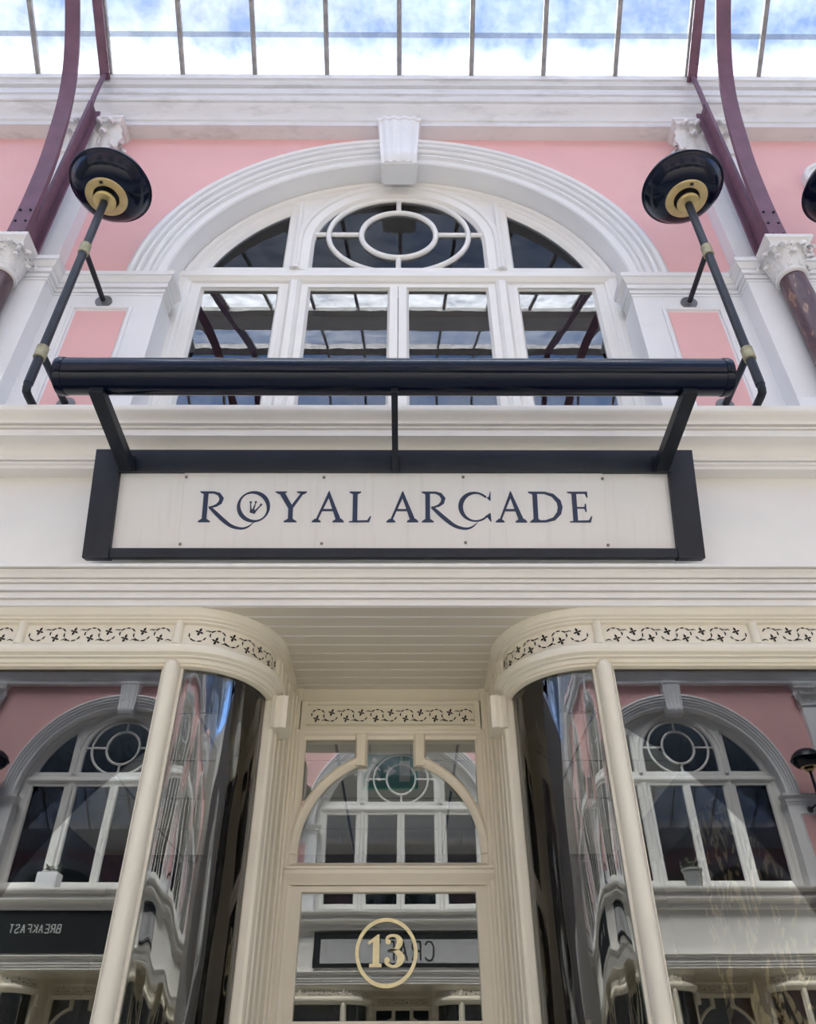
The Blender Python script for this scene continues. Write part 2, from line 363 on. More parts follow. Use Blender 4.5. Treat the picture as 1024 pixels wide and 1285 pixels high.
for s in (-1, 1):
    wpart(MB().box(*sorted((s*1.285, s*1.90)), -.08, .22, 4.08, 5.215), 'panel_pier', 'white', smooth=0, bevel=.003)
    # impost returns into the opening; front run butts on the pilaster
    mb = MB(); wrap_moulding(mb, IMPo, [(1.90, -.08, 0, -1), (1.285, -.08, -1, -1), (1.285, .05, -1, 0)], s)
    wpart(mb, 'impost_moulding', 'white', smooth=25)
    # panel frame: stepped surround with pink field
    x0, x1, z0, z1 = 1.425, 1.752, 4.30, 5.103
    mb = MB(); st = [(0, -.08), (0, -.094), (.010, -.098), (.018, -.094), (.020, -.084), (.032, -.080), (.036, -.072)]
    loops = []
    for o, y in st: loops.append([(s*(x0+o), y, z0+o), (s*(x1-o), y, z0+o), (s*(x1-o), y, z1-o), (s*(x0+o), y, z1-o)])
    mb.loft(loops, caps=False); wpart(mb, 'panel_moulding', 'white', smooth=0)
    wpart(MB().box(*sorted((s*(x0+.03), s*(x1-.03))), -.0835, -.06, z0+.03, z1-.03), 'pink_panel', 'pink', smooth=0)
    # lower pilaster
    ppart(MB().box(*sorted((s*1.885, s*2.275)), -.18, .2, 4.08, 5.215), 'pilaster_shaft', 'white', s, smooth=0, bevel=.003)
    mb = MB(); wrap_moulding(mb, IMPo, [(1.885, .03, -1, 0), (1.885, -.18, -1, -1), (2.275, -.18, 1, -1), (2.275, .03, 1, 0)], s)
    ppart(mb, 'pilaster_moulding', 'white', s, smooth=25)
    # plinth blocks at the foot of the pilaster
    ppart(MB().box(*sorted((s*1.865, s*2.295)), -.205, .1, 4.09, 4.30), 'pilaster_plinth', 'white', s, bevel=.006)
    wpart(MB().box(*sorted((s*1.40, s*1.86)), -.12, .1, 4.09, 4.225), 'pier_plinth', 'white', bevel=.006)
    # upper pilaster
    ppart(MB().box(*sorted((s*1.945, s*2.225)), -.09, .1, 5.36, 6.73), 'upper_pilaster', 'white', s, smooth=0, bevel=.003)
wpart(MB().box(-2.08, 2.08, -.13, .2, 3.35, 3.87), 'frieze_wall', 'warm', smooth=0)

# acanthus leaf (unit: height 1, width .6, curls forward at the tip; faces -y, root at z=0)
def leaf_mb():
    mb = MB(); rows = 11; cols = 5; front = []; back = []
    for i in range(rows+1):
        t = i/rows
        wd = (.21+.12*sin(pi*min(1, t*1.25)))*sqrt(max(.06, 1-max(0, t-.55)**2/.22))*(1+.13*cos(t*pi*6))
        ph = max(0, t-.62)/.38*radians(215); zz = min(t, .62)/.62*.84+.15*sin(ph)
        yy = -.16*min(t, .62)/.62-.15*(1-cos(ph))
        for lst, off in ((front, 0.), (back, .05)):
            for j in range(cols+1):
                u = -1+2*j/cols
                lst.append((u*wd, yy+off+.10*u*u-.05*cos(u*pi*2)*(1-t), zz))
    n = cols+1; fs = []
    for i in range(rows):
        for j in range(cols):
            a = i*n+j; fs.append((a, a+1, a+n+1, a+n))
    k = len(front); fs2 = [tuple(q+k for q in f[::-1]) for f in fs]
    rim = []
    for j in range(cols): rim += [(j, j+1), (rows*n+j+1, rows*n+j)]
    for i in range(rows): rim += [((i+1)*n, i*n), (i*n+cols, (i+1)*n+cols)]
    mb.add(front+back, fs+fs2+[(b, a, a+k, b+k) for a, b in rim]); return mb
def volute_mb(r=1.):
    pts = []
    for k in range(20):
        a = k/19*pi*3.2; q = r*(1-.82*k/19)
        pts.append((q*cos(a), 0, q*sin(a)))
    return MB().tube(pts, [.22*r*(1-.5*k/19) for k in range(20)], 6)
LEAF = leaf_mb().build('acanthus_leaf', 'capital', smooth=60); VOL = volute_mb().build('volute', 'capital', smooth=60)
def put(src, parent, loc, rz=0., sc=1., name=None, rx=0.):
    c = src.copy(); COL.objects.link(c); c.parent = parent; c.location = loc; c.rotation_euler = (rx, 0, rz)
    c.scale = (sc, sc, sc) if not isinstance(sc, tuple) else sc
    return c
# pilaster capitals (flat) just under the upper cornice
def pilaster_capital(xc):
    mb = MB()
    for z0, z1, h, y in ((6.70, 6.722, .158, -.108), (6.722, 6.74, .150, -.10)):
        mb.box(-h, h, y, .1, z0, z1)
    mb.loft([[(-h, .1, z), (-h, y, z), (h, y, z), (h, .1, z)] for z, h, y in ((6.74, .146, -.095), (6.86, .150, -.10), (6.96, .170, -.118), (7.01, .19, -.135))])
    mb.loft([[(-h, .1, z), (-h, y, z), (h, y, z), (h, .1, z)] for z, h, y in ((7.01, .198, -.150), (7.035, .206, -.158), (7.04, .214, -.166), (7.066, .214, -.166))])
    cap = mb.build('pilaster_capital', 'capital', wall, smooth=0, loc=(xc, 0, 0))
    for i, x in enumerate((-.115, -.038, .038, .115)): put(LEAF, cap, (x, -.096, 6.74), 0, (.16, .2, .14))
    for x in (-.155, -.077, 0, .077, .155): put(LEAF, cap, (x, -.102, 6.80), 0, (.19, .24, .18))
    for s in (-1, 1):
        put(VOL, cap, (s*.165, -.135, 6.975), 0, (.034*s, .05, .034)); put(VOL, cap, (s*.045, -.128, 6.985), 0, (-.022*s, .04, .022))
        for y in (-.06, .0): put(LEAF, cap, (s*.146, y, 6.76), s*pi/2, .16)
        put(VOL, cap, (s*.185, -.09, 6.97), pi/2, (-.03, .04, .03))
    return cap
caps = [pilaster_capital(s*2.085) for s in (-1, 1)]

# ------------------------------------------------------------------ arched window
def bar_h(mb, x0, x1, zc, h, y0, y1, c=.008):
    """horizontal glazing member with eased edges"""
    mb.profx([(y1, zc-h), (y0+c, zc-h), (y0, zc-h+c), (y0, zc+h-c), (y0+c, zc+h), (y1, zc+h)], x0, x1)
def bar_v(mb, xc, w_, z0, z1, y0, y1, c=.008):
    pr = [(xc-w_, y1), (xc-w_, y0+c), (xc-w_+c, y0), (xc+w_-c, y0), (xc+w_, y0+c), (xc+w_, y1)]
    mb.loft([[(x, y, z0) for x, y in pr], [(x, y, z1) for x, y in pr]])
def make_window(name):
    r = empty(name, kind='structure')
    OF = [(1.336, .20), (1.336, .105), (1.318, .095), (1.302, .105), (1.294, .118), (1.276, .120), (1.268, .128), (1.240, .130), (1.222, .150), (1.222, .17), (1.222, .2)]
    mb = MB().archsweep(OF, 0, ZS, math.asin(.30/1.336), pi-math.asin(.30/1.336), 60)
    mb.build('arched_frame', 'frame', r, smooth=25)
    for s in (-1, 1):
        pr = [(1.326, .2), (1.326, .108), (1.300, .098), (1.262, .102), (1.250, .112), (1.236, .114), (1.228, .124), (1.190, .127), (1.172, .148), (1.172, .2)]
        MB().loft([[(s*x, y, z) for x, y in pr] for z in (4.09, 5.69)]).build('frame_jamb', 'frame', r, smooth=25)
    TP = [(.2, 5.565), (.150, 5.565), (.127, 5.582), (.127, 5.606), (.112, 5.612), (.100, 5.630), (.092, 5.638), (.092, 5.668), (.100, 5.690), (.124, 5.700), (.124, 5.735), (.128, 5.765), (.150, 5.778), (.2, 5.778)]
    MB().profx(TP, -1.31, 1.31).build('transom', 'frame', r, smooth=25)
    for s in (-1, 1):       # lower mullions
        pr = [(.538, .2), (.538, .128), (.575, .126), (.582, .108), (.598, .094), (.634, .094), (.648, .108), (.655, .126), (.694, .128), (.694, .2)]
        MB().loft([[(s*x, y, z) for x, y in pr] for z in (4.09, 5.60)]).build('mullion', 'frame', r, smooth=25)
    # four casements, each with its pane
    for x0, x1 in ((-1.20, -.68), (-.585, -.002), (.002, .585), (.68, 1.20)):
        st = .047 if abs(x0) < .6 and abs(x1) < .6 else .027
        mb = MB(); a0, a1, z0, z1 = x0+st+.012, x1-st-.012, 4.26, 5.566
        for xa, xb, za, zb in ((x0, x0+st, 4.2, 5.60), (x1-st, x1, 4.2, 5.60), (x0+st, x1-st, 5.568, 5.60), (x0+st, x1-st, 4.2, 4.26)):
            mb.box(xa, xb, .124, .16, za, zb)
        # bevel to the glass
        lp = []
        for o, y in ((0, .128), (.014, .150), (.014, .16), (0, .16)):
            lp.append([(x0+st+o, y, 4.26+o), (x1-st-o, y, 4.26+o), (x1-st-o, y, 5.572-o*.5), (x0+st+o, y, 5.572-o*.5)])
        mb.loft(lp, caps=False)
        c = mb.build('casement', 'frame', r, smooth=0)
        MB().box(x0+st, x1-st, .150, .154, 4.25, 5.575).build('pane', 'winglass', c, smooth=0)
    # upper mullions rising to the arch, and the spandrel board round the central light
    for s in (-1, 1):
        pr = [(.56, .2), (.60, .13), (.622, .124), (.628, .104), (.640, .096), (.656, .104), (.662, .124), (.700, .132), (.712, .150), (.712, .2)]
        rings = []
        for ztop in (0, 1):
            rings.append([(s*x, y, 5.74 if not ztop else ZS+sqrt(1.25**2-x*x)) for x, y in pr])
        MB().loft(rings).build('upper_mullion', 'frame', r, smooth=25)
    sp = MB(); n = 24
    for i in range(n):
        xa, xb = -.64+1.28*i/n, -.64+1.28*(i+1)/n
        def lo(x): return 6.03+sqrt(.58**2-x*x) if abs(x) < .56 else 6.1
        def hi(x): return ZS+sqrt(1.30**2-x*x)
        sp.prism([(xa, .128, lo(xa)), (xb, .128, lo(xb)), (xb, .128, hi(xb)), (xa, .128, hi(xa))], (0, .07, 0))
    sp.build('spandrel_board', 'frame', r, smooth=0)
    CF = [(.640, .20), (.640, .104), (.625, .094), (.608, .104), (.602, .116), (.585, .120), (.552, .124), (.533, .150), (.533, .2)]
    mb = MB().archsweep(CF, 0, 6.03, 0, pi, 48)
    for s in (-1, 1):
        mb.loft([[(s*x, y, z) for x, y in CF] for z in (5.74, 6.03)])
    mb.build('central_arch_frame', 'frame', r, smooth=25)
    def round_prof(rc, y, q): return [(rc+q*cos(2*pi*k/8), y+q*sin(2*pi*k/8)) for k in range(8)]
    MB().ring(round_prof(1., .0, .0), 0, 6.137) if 0 else None
    def oval(rx, rz, q, name):
        m2 = MB(); nn = 64; vs = []; fs = []
        for k in range(nn):
            a = 2*pi*k/nn; nx, nz = cos(a)/rx, sin(a)/rz; l_ = hypot(nx, nz); nx /= l_; nz /= l_
            for j in range(8):
                b = 2*pi*j/8
                vs.append((rx*cos(a)+nx*q*cos(b), .145+q*1.1*sin(b), 6.137+rz*sin(a)+nz*q*cos(b)))
        for k in range(nn):
            for j in range(8):
                fs.append((k*8+j, k*8+(j+1) % 8, ((k+1) % nn)*8+(j+1) % 8, ((k+1) % nn)*8+j))
        return m2.add(vs, fs).build(name, 'frame', r, smooth=60)
    oval(.447, .403, .0175, 'tracery_ring'); oval(.238, .247, .0185, 'tracery_ring')
    for s in (-1, 1):
        MB().tube([(s*.255, .145, 6.137), (s*.43, .145, 6.137)], .0165, 8).build('glazing_bar', 'frame', r)
        MB().tube([(s*.463, .145, 6.137), (s*.535, .145, 6.137)], .0165, 8).build('glazing_bar', 'frame', r)
        MB().tube([(0, .145, 6.137+s*.263), (0, .145, 6.137+s*.388)], .0165, 8).build('glazing_bar', 'frame', r)
    # panes of the head
    g = MB(); q = [(.54*cos(pi*k/30), .150, 6.03+.54*sin(pi*k/30)) for k in range(31)]+[(-.54, .150, 5.775), (.54, .150, 5.775)]
    g.prism(q, (0, .004, 0)).build('head_pane', 'headglass', r, smooth=0)
    for s in (-1, 1):
        a0 = math.acos(.70/1.23); a1 = math.asin(.41/1.23)
        q = [(s*1.23*cos(lerp(a1, a0, k/14)), .150, ZS+1.23*sin(lerp(a1, a0, k/14))) for k in range(15)]+[(s*.70, .150, 5.775)]
        MB().prism(q, (0, .004, 0)).build('head_pane', 'headglass', r, smooth=0)
    return r
win = make_window('window_1')

# ------------------------------------------------------------------ shopfront
def shop_path(y_end=None, n=14, x_far=2.06):
    P = [(x_far, -.09, 0, -1), (.78, -.09, 0, -1)]
    for k in range(1, n+1):
        a = radians(270-90*k/n); P.append((.78+.30*cos(a), .21+.30*sin(a), cos(a), sin(a)))
    if y_end: P.append((.48, y_end, -1, 0))
    return P
def at_path(s_):
    """s_ metres along the window face, measured from the post at x=.805 (positive into the recess)"""
    if s_ <= .025: return (.805-s_, -.09, 0, -1)
    t = (s_-.025)/.30
    if t < pi/2:
        a = radians(270)-t; return (.78+.30*cos(a), .21+.30*sin(a), cos(a), sin(a))
    return (.48, .21+(t-pi/2)*.30, -1, 0)
PETALS = []
for k, (ln, wd) in enumerate(((.0205, .0052), (.017, .0042), (.018, .0052), (.017, .0042))):
    PETALS.append((radians(72+k*90), ln, wd))
def vine(mapf, s0, s1, mb, flip=1, first=0):
    n = int(round((s1-s0)/.0645)); st = (s1-s0)/n
    def strip(pts, w0, w1=None):
        w1 = w0 if w1 is None else w1; L_, R_ = [], []
        for i, (x, y) in enumerate(pts):
            xa, ya = pts[max(i-1, 0)]; xb, yb = pts[min(i+1, len(pts)-1)]
            dx, dy = xb-xa, yb-ya; l_ = hypot(dx, dy) or 1; ww = lerp(w0, w1, i/(len(pts)-1))*sin(pi*(.15+.7*i/(len(pts)-1)))
            L_.append(mapf(x-dy/l_*ww, y+dx/l_*ww)); R_.append(mapf(x+dy/l_*ww, y-dx/l_*ww))
        m_ = len(pts); mb.add(L_+R_, [(i, i+1, m_+i+1, m_+i) for i in range(m_-1)])
    for k in range(n):
        s_ = s0+(k+.5)*st; up = (k+first) % 2 == 0; h = .0125 if up else -.017
        for a, ln, wd in PETALS:
            c_, d_ = cos(a)*flip, sin(a)
            mb.add([mapf(s_-c_*.002, h-d_*.002), mapf(s_+c_*ln*.5-d_*wd, h+d_*ln*.5+c_*wd), mapf(s_+c_*ln, h+d_*ln), mapf(s_+c_*ln*.5+d_*wd, h+d_*ln*.5-c_*wd)], [(0, 1, 2, 3)])
        if up: cx, cz, ra, seg = s_-.004*flip, -.001, .031, ((165, 205), (212, 262), (270, 305), (311, 345))
        else: cx, cz, ra, seg = s_+.006*flip, .003, .029, ((198, 160), (150, 112), (104, 72), (64, 20))
        for a0, a1 in seg:
            strip([(cx+flip*ra*cos(radians(lerp(a0, a1, i/6))), cz+ra*.85*sin(radians(lerp(a0, a1, i/6)))) for i in range(7)], .0028)
        if up: strip([(s_+flip*.022, .018), (s_+flip*.030, .022), (s_+flip*.038, .019), (s_+flip*.046, .022)], .0022)
        else: strip([(s_+flip*.022, -.026), (s_+flip*.032, -.021), (s_+flip*.040, -.025), (s_+flip*.046, -.026)], .0022)
FR = [(-.05, 3.2), (.055, 3.2), (.050, 3.186), (.046, 3.172), (.036, 3.166), (.036, 3.160), (.026, 3.156), (.024, 3.150), (.010, 3.146), (.010, 3.064), (.022, 3.060), (.026, 3.054), (.040, 3.050), (.050, 3.040), (.053, 3.026), (.049, 3.012), (.036, 3.004), (.036, 2.998), (.024, 2.994), (.018, 2.982), (.0, 2.980), (-.05, 2.980)]
def shop_window(name, s):
    r = empty(name, (LX, 0, 0), kind='structure')
    P = shop_path()
    MB().loft([[(s*(x+nx*o), y+ny*o, z) for o, z in FR] for x, y, nx, ny in P]).build('window_entablature', 'cream', r, smooth=28)
    # top cornice carries on along the recess to the door
    TC = FR[:9]+[(-.05, 3.15)]
    MB().loft([[(s*(.48-o), y, z) for o, z in TC] for y in (.2105, .60)]).build('recess_cornice', 'cream2', r, smooth=28)
    MB().box(*sorted((s*.475, s*.53)), .2105, .60, 2.80, 3.15).build('recess_panel', 'cream2', r, smooth=0)
    # half-round dividers between the fretwork panels
    for xd in (.805, 1.405, 2.005):
        mb = MB(); q = [(s*xd+.019*cos(pi+pi*k/8), -.100+.022*sin(pi+pi*k/8)) for k in range(9)]
        mb.loft([[(x, y, z) for x, y in q] for z in (3.058, 3.150)])
        mb.loft([[(s*xd+(x-s*xd)*f, -.100+(y+.1)*f, z) for x, y in q] for z, f in ((3.150, 1.), (3.158, .8), (3.163, .3))])
        mb.build('panel_divider', 'cream', r, smooth=50)
    for (a, b, first) in ((-.565, -.035, 0), (-1.165, -.635, 0), (.045, .49, 0)):
        fl = -1 if a < 0 else 1
        def mp(u, h, ):
            x, y, nx, ny = at_path(u); return (s*(x+nx*.0115), y+ny*.0115, 3.104+h)
        mb = MB(); vine(mp, a, b, mb, 1, first)
        o = mb.build('vine_fretwork', 'fret', r, smooth=0); o['kind'] = 'stuff'
        # fine bead around the recessed panel
    # posts, glass
    q = [(s*.805+.031*cos(2*pi*k/14), -.095+.036*sin(2*pi*k/14)) for k in range(14)]
    mb = MB().loft([[(x, y, z) for x, y in q] for z in (.55, 2.965)])
    mb.loft([[(s*.805+(x-s*.805)*f, -.095+(y+.095)*f, z) for x, y in q] for z, f in ((2.965, 1.), (2.98, .93), (2.992, .7), (2.998, .3))])
    mb.box(*sorted((s*.765, s*.845)), -.085, -.055, .55, 2.99)
    mb.build('window_post', 'cream', r, smooth=50)
    MB().box(*sorted((s*.84, s*2.06)), -.074, -.066, .55, 2.99).build('window_pane', 'shopglass', r, smooth=0)
    pts = shop_path(n=28)[1:]
    mb = MB(); mb.loft([[(s*(x-nx*.016), y-ny*.016, z), (s*(x-nx*.022), y-ny*.022, z), (s*(x-nx*.022), y-ny*.022, z2), (s*(x-nx*.016), y-ny*.016, z2)] for (x, y, nx, ny) in pts for z, z2 in ((.55, 2.99),)])
    mb.build('curved_pane', 'curvedglass', r, smooth=30)
    # bead under the entablature at the head of the glass
    HB = [(-.012, 2.985), (.012, 2.985), (.010, 2.972), (-.002, 2.968), (-.012, 2.968)]
    MB().loft([[(s*(x+nx*o), y+ny*o, z) for o, z in HB] for x, y, nx, ny in P]).build('glazing_bead', 'cream2', r, smooth=28)
    # stall riser
    SR = [(-.03, 0), (.01, 0), (.01, .10), (0, .11), (0, .46), (.02, .48), (.05, .50), (.05, .54), (-.03, .55)]
    MB().loft([[(s*(x+nx*o), y+ny*o, z) for o, z in SR] for x, y, nx, ny in P]).build('stall_riser', 'cream', r, smooth=28)
    # bracket block at the end of the curve and the fluted jamb down to the floor
    bp = [(.468, .185), (.452, .178), (.446, .186), (.424, .180), (.406, .188), (.404, .30), (.47, .32)]
    mb = MB().loft([[(s*x, y, z) for x, y in bp] for z in (2.852, 2.985)])
    mb.build('bracket_block', 'cream', r, smooth=0)
    jp = [(.50, .195), (.470, .195), (.458, .20), (.452, .215), (.452, .235), (.446, .24), (.444, .262), (.450, .27), (.450, .33), (.444, .335), (.442, .36), (.447, .365), (.447, .43), (.440, .436), (.438, .46), (.442, .468), (.438, .52), (.430, .526), (.428, .556), (.420, .56), (.420, .62), (.53, .62)]
    MB().loft([[(s*x, y, z) for x, y in jp] for z in (.0, 3.16)]).build('recess_jamb', 'cream2', r, smooth=20)
    # marble pilaster strip between the shops
    MB().box(*sorted((s*2.06+LX*0, s*2.14)), -.11, .05, 0, 3.2).build('shop_pilaster', 'marble', r, smooth=0)
    return r
shopL = shop_window('window_2', -1); shopR = shop_window('window_3', 1)

# recess ceiling: boards
rc = empty('ceiling', (LX, 0, 0), kind='structure')
nb = 10; y0, y1 = -.145, .61; bw = (y1-y0)/nb
bd = MB().hexa([(-.80, .0015, .015), (.80, .0015, .015), (.80, bw-.0015, .015), (-.80, bw-.0015, .015)], [(-.80, .0015, .0035), (.80, .0015, .0035), (.80, bw-.0015, .0035), (-.80, bw-.0015, .0035)])
bd.hexa([(-.80, .0015, .0035), (.80, .0015, .0035), (.80, bw-.0015, .0035), (-.80, bw-.0015, .0035)], [(-.80, .006, 0), (.80, .006, 0), (.80, bw-.006, 0), (-.80, bw-.006, 0)])
b0 = bd.build('board', 'board', rc, smooth=0, loc=(0, y0, 3.199))
for k in range(1, nb): dup(b0, rc, (0, y0+k*bw, 3.199))
MB().box(-.80, .80, -.14, .62, 3.216, 3.23).build('ceiling_backing', 'gap', rc, smooth=0)

# ------------------------------------------------------------------ door
def make_door():
    r = empty('door_1', (LX, .60, 0), kind='structure')      # y measured from the door plane
    # head fascia and fretwork board
    mb = MB().box(-.445, .445, -.02, .05, 3.145, 3.21)
    HP = [(-.02, 3.150), (-.032, 3.146), (-.034, 3.138), (-.026, 3.134), (-.024, 3.126), (-.012, 3.122), (-.012, 3.03), (-.024, 3.026), (-.030, 3.016), (-.030, 3.004), (-.022, 2.998), (-.022, 2.988), (-.010, 2.980), (-.004, 2.966), (.05, 2.966), (.05, 3.15)]
    mb.profx(HP, -.405, .405); mb.build('door_head', 'cream2', r, smooth=25)
    for s in (-1, 1):
        MB().box(*sorted((s*.375, s*.405)), -.030, .0, 3.02, 3.14).build('frieze_end', 'cream2', r, smooth=0)
    mb = MB()
    # bead frame around the fretwork
    for x0, x1, z0, z1 in ((-.378, .378, 3.113, 3.117), (-.378, .378, 3.034, 3.038), (-.378, -.374, 3.034, 3.117), (.374, .378, 3.034, 3.117)):
        mb.box(x0, x1, -.016, -.010, z0, z1)
    mb.build('fretwork_bead', 'cream', r, smooth=0)
    mb = MB(); vine(lambda u, h: (u, -.0135, 3.076+h), -.365, .365, mb, 1, 1)
    o = mb.build('vine_fretwork', 'fret', r, smooth=0); o['kind'] = 'stuff'
    # posts
    for s in (-1, 1):
        pp = [(.43, .05), (.43, -.03), (.412, -.036), (.402, -.028), (.398, -.018), (.388, -.014), (.380, -.006), (.372, .0), (.372, .05)]
        MB().loft([[(s*x, y, z) for x, y in pp] for z in (0, 3.0)]).build('door_post', 'cream2', r, smooth=25)
        MB().box(*sorted((s*.40, s*.62)), .03, .06, 0, 3.24).build('frame_infill', 'cream2', r, smooth=0)
        MB().box(*sorted((s*.40, s*.485)), -.03, .03, 2.96, 3.20).build('frame_infill', 'cream2', r, smooth=0)
    # transom light: keyhole-headed frame with two short mullions and an arch
    AP = [(.372, .05), (.372, -.004), (.384, -.020), (.398, -.026), (.408, -.020), (.412, -.006), (.414, .05)]
    SB = .128; zc = 2.485; Ra = .372
    a_in = math.acos(SB/.39)
    for s in (-1, 1):
        rings = []
        for k in range(25):
            a = lerp(0, a_in, k/24)
            # flatten slightly so the arch meets the stub at z = 2.87
            rings.append([(s*q*cos(a), y, zc+q*sin(a)*1.04) for q, y in AP])
        mb = MB().loft(rings)
        mb.loft([[(s*(SB+dx), y, z) for dx, y in ((-.028, .05), (-.028, -.006), (-.018, -.022), (0, -.027), (.018, -.022), (.026, -.006), (.026, .05))] for z in (2.845, 2.985)])
        mb.build('transom_arch', 'cream2', r, smooth=30)
    MB().box(-.375, .375, .0, .005, 2.44, 2.97).build('transom_pane', 'shopglass', r, smooth=0)
    TB = [(.05, 2.368), (-.018, 2.368), (-.022, 2.376), (-.030, 2.384), (-.040, 2.396), (-.046, 2.404), (-.046, 2.418), (-.036, 2.426), (-.036, 2.434), (-.022, 2.440), (-.008, 2.452), (.05, 2.452)]
    MB().profx(TB, -.415, .415).build('transom_bar', 'cream2', r, smooth=25)
    # door leaf
    mb = MB()
    for x0, x1, z0, z1 in ((-.385, -.352, .02, 2.366), (.352, .385, .02, 2.366), (-.352, .352, 2.352, 2.366), (-.352, .352, .02, .62), (-.352, .352, 1.86, 1.905)):
        mb.box(x0, x1, -.008, .035, z0, z1)
    lp = []
    for o_, y in ((0, -.012), (.008, -.012), (.010, .004), (.010, .02), (0, .02)):
        lp.append([(-.352+o_, y, 1.905+o_), (.352-o_, y, 1.905+o_), (.352-o_, y, 2.352-o_), (-.352+o_, y, 2.352-o_)])
    mb.loft(lp, caps=False)
    leaf = mb.build('door_leaf', 'cream2', r, smooth=0)
    MB().box(-.350, .350, .004, .010, 1.90, 2.352).build('door_glass', 'shopglass', leaf, smooth=0)
    MB().box(-.350, .350, .004, .010, .62, 1.86).build('door_glass', 'shopglass', leaf, smooth=0)
    # house number 13 in a ring, gold on the glass
    CX, CZ = -.007, 2.1355
    mb = MB(); n = 64
    mb.ring([(.1178, .001), (.1178, .004), (.1045, .004), (.1045, .001)], CX, CZ, 72); mb.build('number_ring', 'gold', r, smooth=0)
    def C(px, py): return (CX+(px-512)/11.38*.003012, CZ-(py-632)/11.38*.00267)
    one = [(240, 490), (385, 375), (410, 375), (410, 790), (445, 797), (445, 845), (270, 845), (270, 797), (318, 790), (318, 478), (262, 522)]
    MB().prism([(C(*p)[0], .001, C(*p)[1]) for p in one], (0, .003, 0)).build('numeral', 'gold', r, smooth=0)
    path = [(516, 470, 34), (522, 425, 40), (560, 397, 44), (615, 390, 40), (668, 412, 62), (702, 470, 88), (690, 535, 80), (650, 580, 50), (600, 600, 34), (562, 602, 34)]
    path2 = [(562, 602, 34), (610, 606, 40), (670, 630, 72), (715, 690, 100), (708, 760, 96), (668, 815, 62), (610, 835, 42), (555, 818, 44), (512, 780, 46), (500, 735, 34)]
    mb = MB()
    for pth in (path, path2):
        sp = spline([(a, b, c) for a, b, c in pth], 5); Lf, Rt = [], []
        for i, p in enumerate(sp):
            d = sp[min(i+1, len(sp)-1)]-sp[max(i-1, 0)]; l_ = hypot(d.x, d.y); nx, ny = -d.y/l_, d.x/l_
            Lf.append(C(p.x+nx*p.z/2, p.y+ny*p.z/2)); Rt.append(C(p.x-nx*p.z/2, p.y-ny*p.z/2))
        for i in range(len(sp)-1):
            q = [Lf[i], Lf[i+1], Rt[i+1], Rt[i]]
            mb.prism([(x, .001, z) for x, z in q], (0, .003, 0))
    for bx_, by_ in ((537, 482), (522, 742)):
        mb.prism([(C(bx_+38*cos(2*pi*k/20), 0)[0], .0008, C(0, by_+38*sin(2*pi*k/20))[1]) for k in range(20)], (0, .0028, 0))
    mb.build('numeral', 'gold', r, smooth=0)
    return r
door = make_door()

# ------------------------------------------------------------------ shop interior
inner = empty('wall_interior', kind='structure')
MB().box(-2.08, 2.08, 3.2, 3.3, 0, 3.3).build('rear_wall', 'teal', inner, smooth=0)
MB().box(-2.10, -2.04, .06, 3.2, 0, 3.3).build('side_wall', 'teal', inner, smooth=0)
MB().box(1.80, 1.86, .0, 2.3, 0, 3.10).build('papered_wall', 'paper', inner, smooth=0)
MB().box(1.86, 2.08, .06, 3.2, 0, 3.3).build('side_wall', 'teal', inner, smooth=0)
ic = empty('ceiling.001', kind='structure')
t0 = MB().box(-.293, .293, -.286, .286, 3.10, 3.112).build('ceiling_tile', 'tile', ic, smooth=0, loc=(-1.8, 1.50, 0), bevel=.004)
for j, yy in enumerate((.33, .915, 1.50, 2.085, 2.67)):
    for i in range(7):
        xx = -1.8+.6*i
        if (abs(xx) < 1.0 and j == 0) or (i == 0 and j == 2) or xx > 1.75: continue
        dup(t0, ic, (xx, yy, 0))
MB().box(-2.1, 2.1, .63, 3.2, 3.118, 3.16).build('ceiling_backing', 'gap', ic, smooth=0)
for s in (-1, 1): MB().box(*sorted((s*.83, s*2.1)), -.02, .63, 3.118, 3.16).box(*sorted((s*.60, s*.83)), .26, .63, 3.118, 3.16).build('ceiling_backing', 'gap', ic, smooth=0)
# exit sign hanging inside the door
ex = empty('exit_sign', (-.032, 1.0, 2.886)); tag(ex, 'green illuminated-style exit sign with white arrow seen behind the door transom', 'exit sign')
ex['label'] = 'green exit sign with white arrow hanging inside behind the door fanlight'
MB().box(-.135, .135, -.012, .012, 0, .165).build('sign_plate', 'green', ex, smooth=0, bevel=.003)
mb = MB()
mb.box(.045, .095, -.0145, -.0125, .03, .13)
mb.box(-.03, .012, -.0145, -.0125, .074, .088); mb.prism([(-.01, -.0145, .11), (.03, -.0145, .081), (-.01, -.0145, .052)], (0, .002, 0))
for q in ([(-.095, .115), (-.075, .12), (-.06, .075), (-.085, .07)], [(-.08, .075), (-.062, .075), (-.04, .035), (-.055, .032)], [(-.085, .078), (-.07, .072), (-.10, .03), (-.115, .038)], [(-.075, .11), (-.045, .09), (-.05, .082), (-.08, .098)], [(-.09, .112), (-.118, .085), (-.112, .078), (-.085, .1)]):
    mb.prism([(x, -.0145, z) for x, z in q], (0, .002, 0))
mb.prism([(-.075+.012*cos(2*pi*k/10), -.0145, .135+.012*sin(2*pi*k/10)) for k in range(10)], (0, .002, 0))
mb.build('pictogram', 'signpic', ex, smooth=0)
for s in (-1, 1): MB().tube([(s*.10, 0, .163), (s*.10, 0, .214)], .003, 6).build('hanger', 'screw', ex)
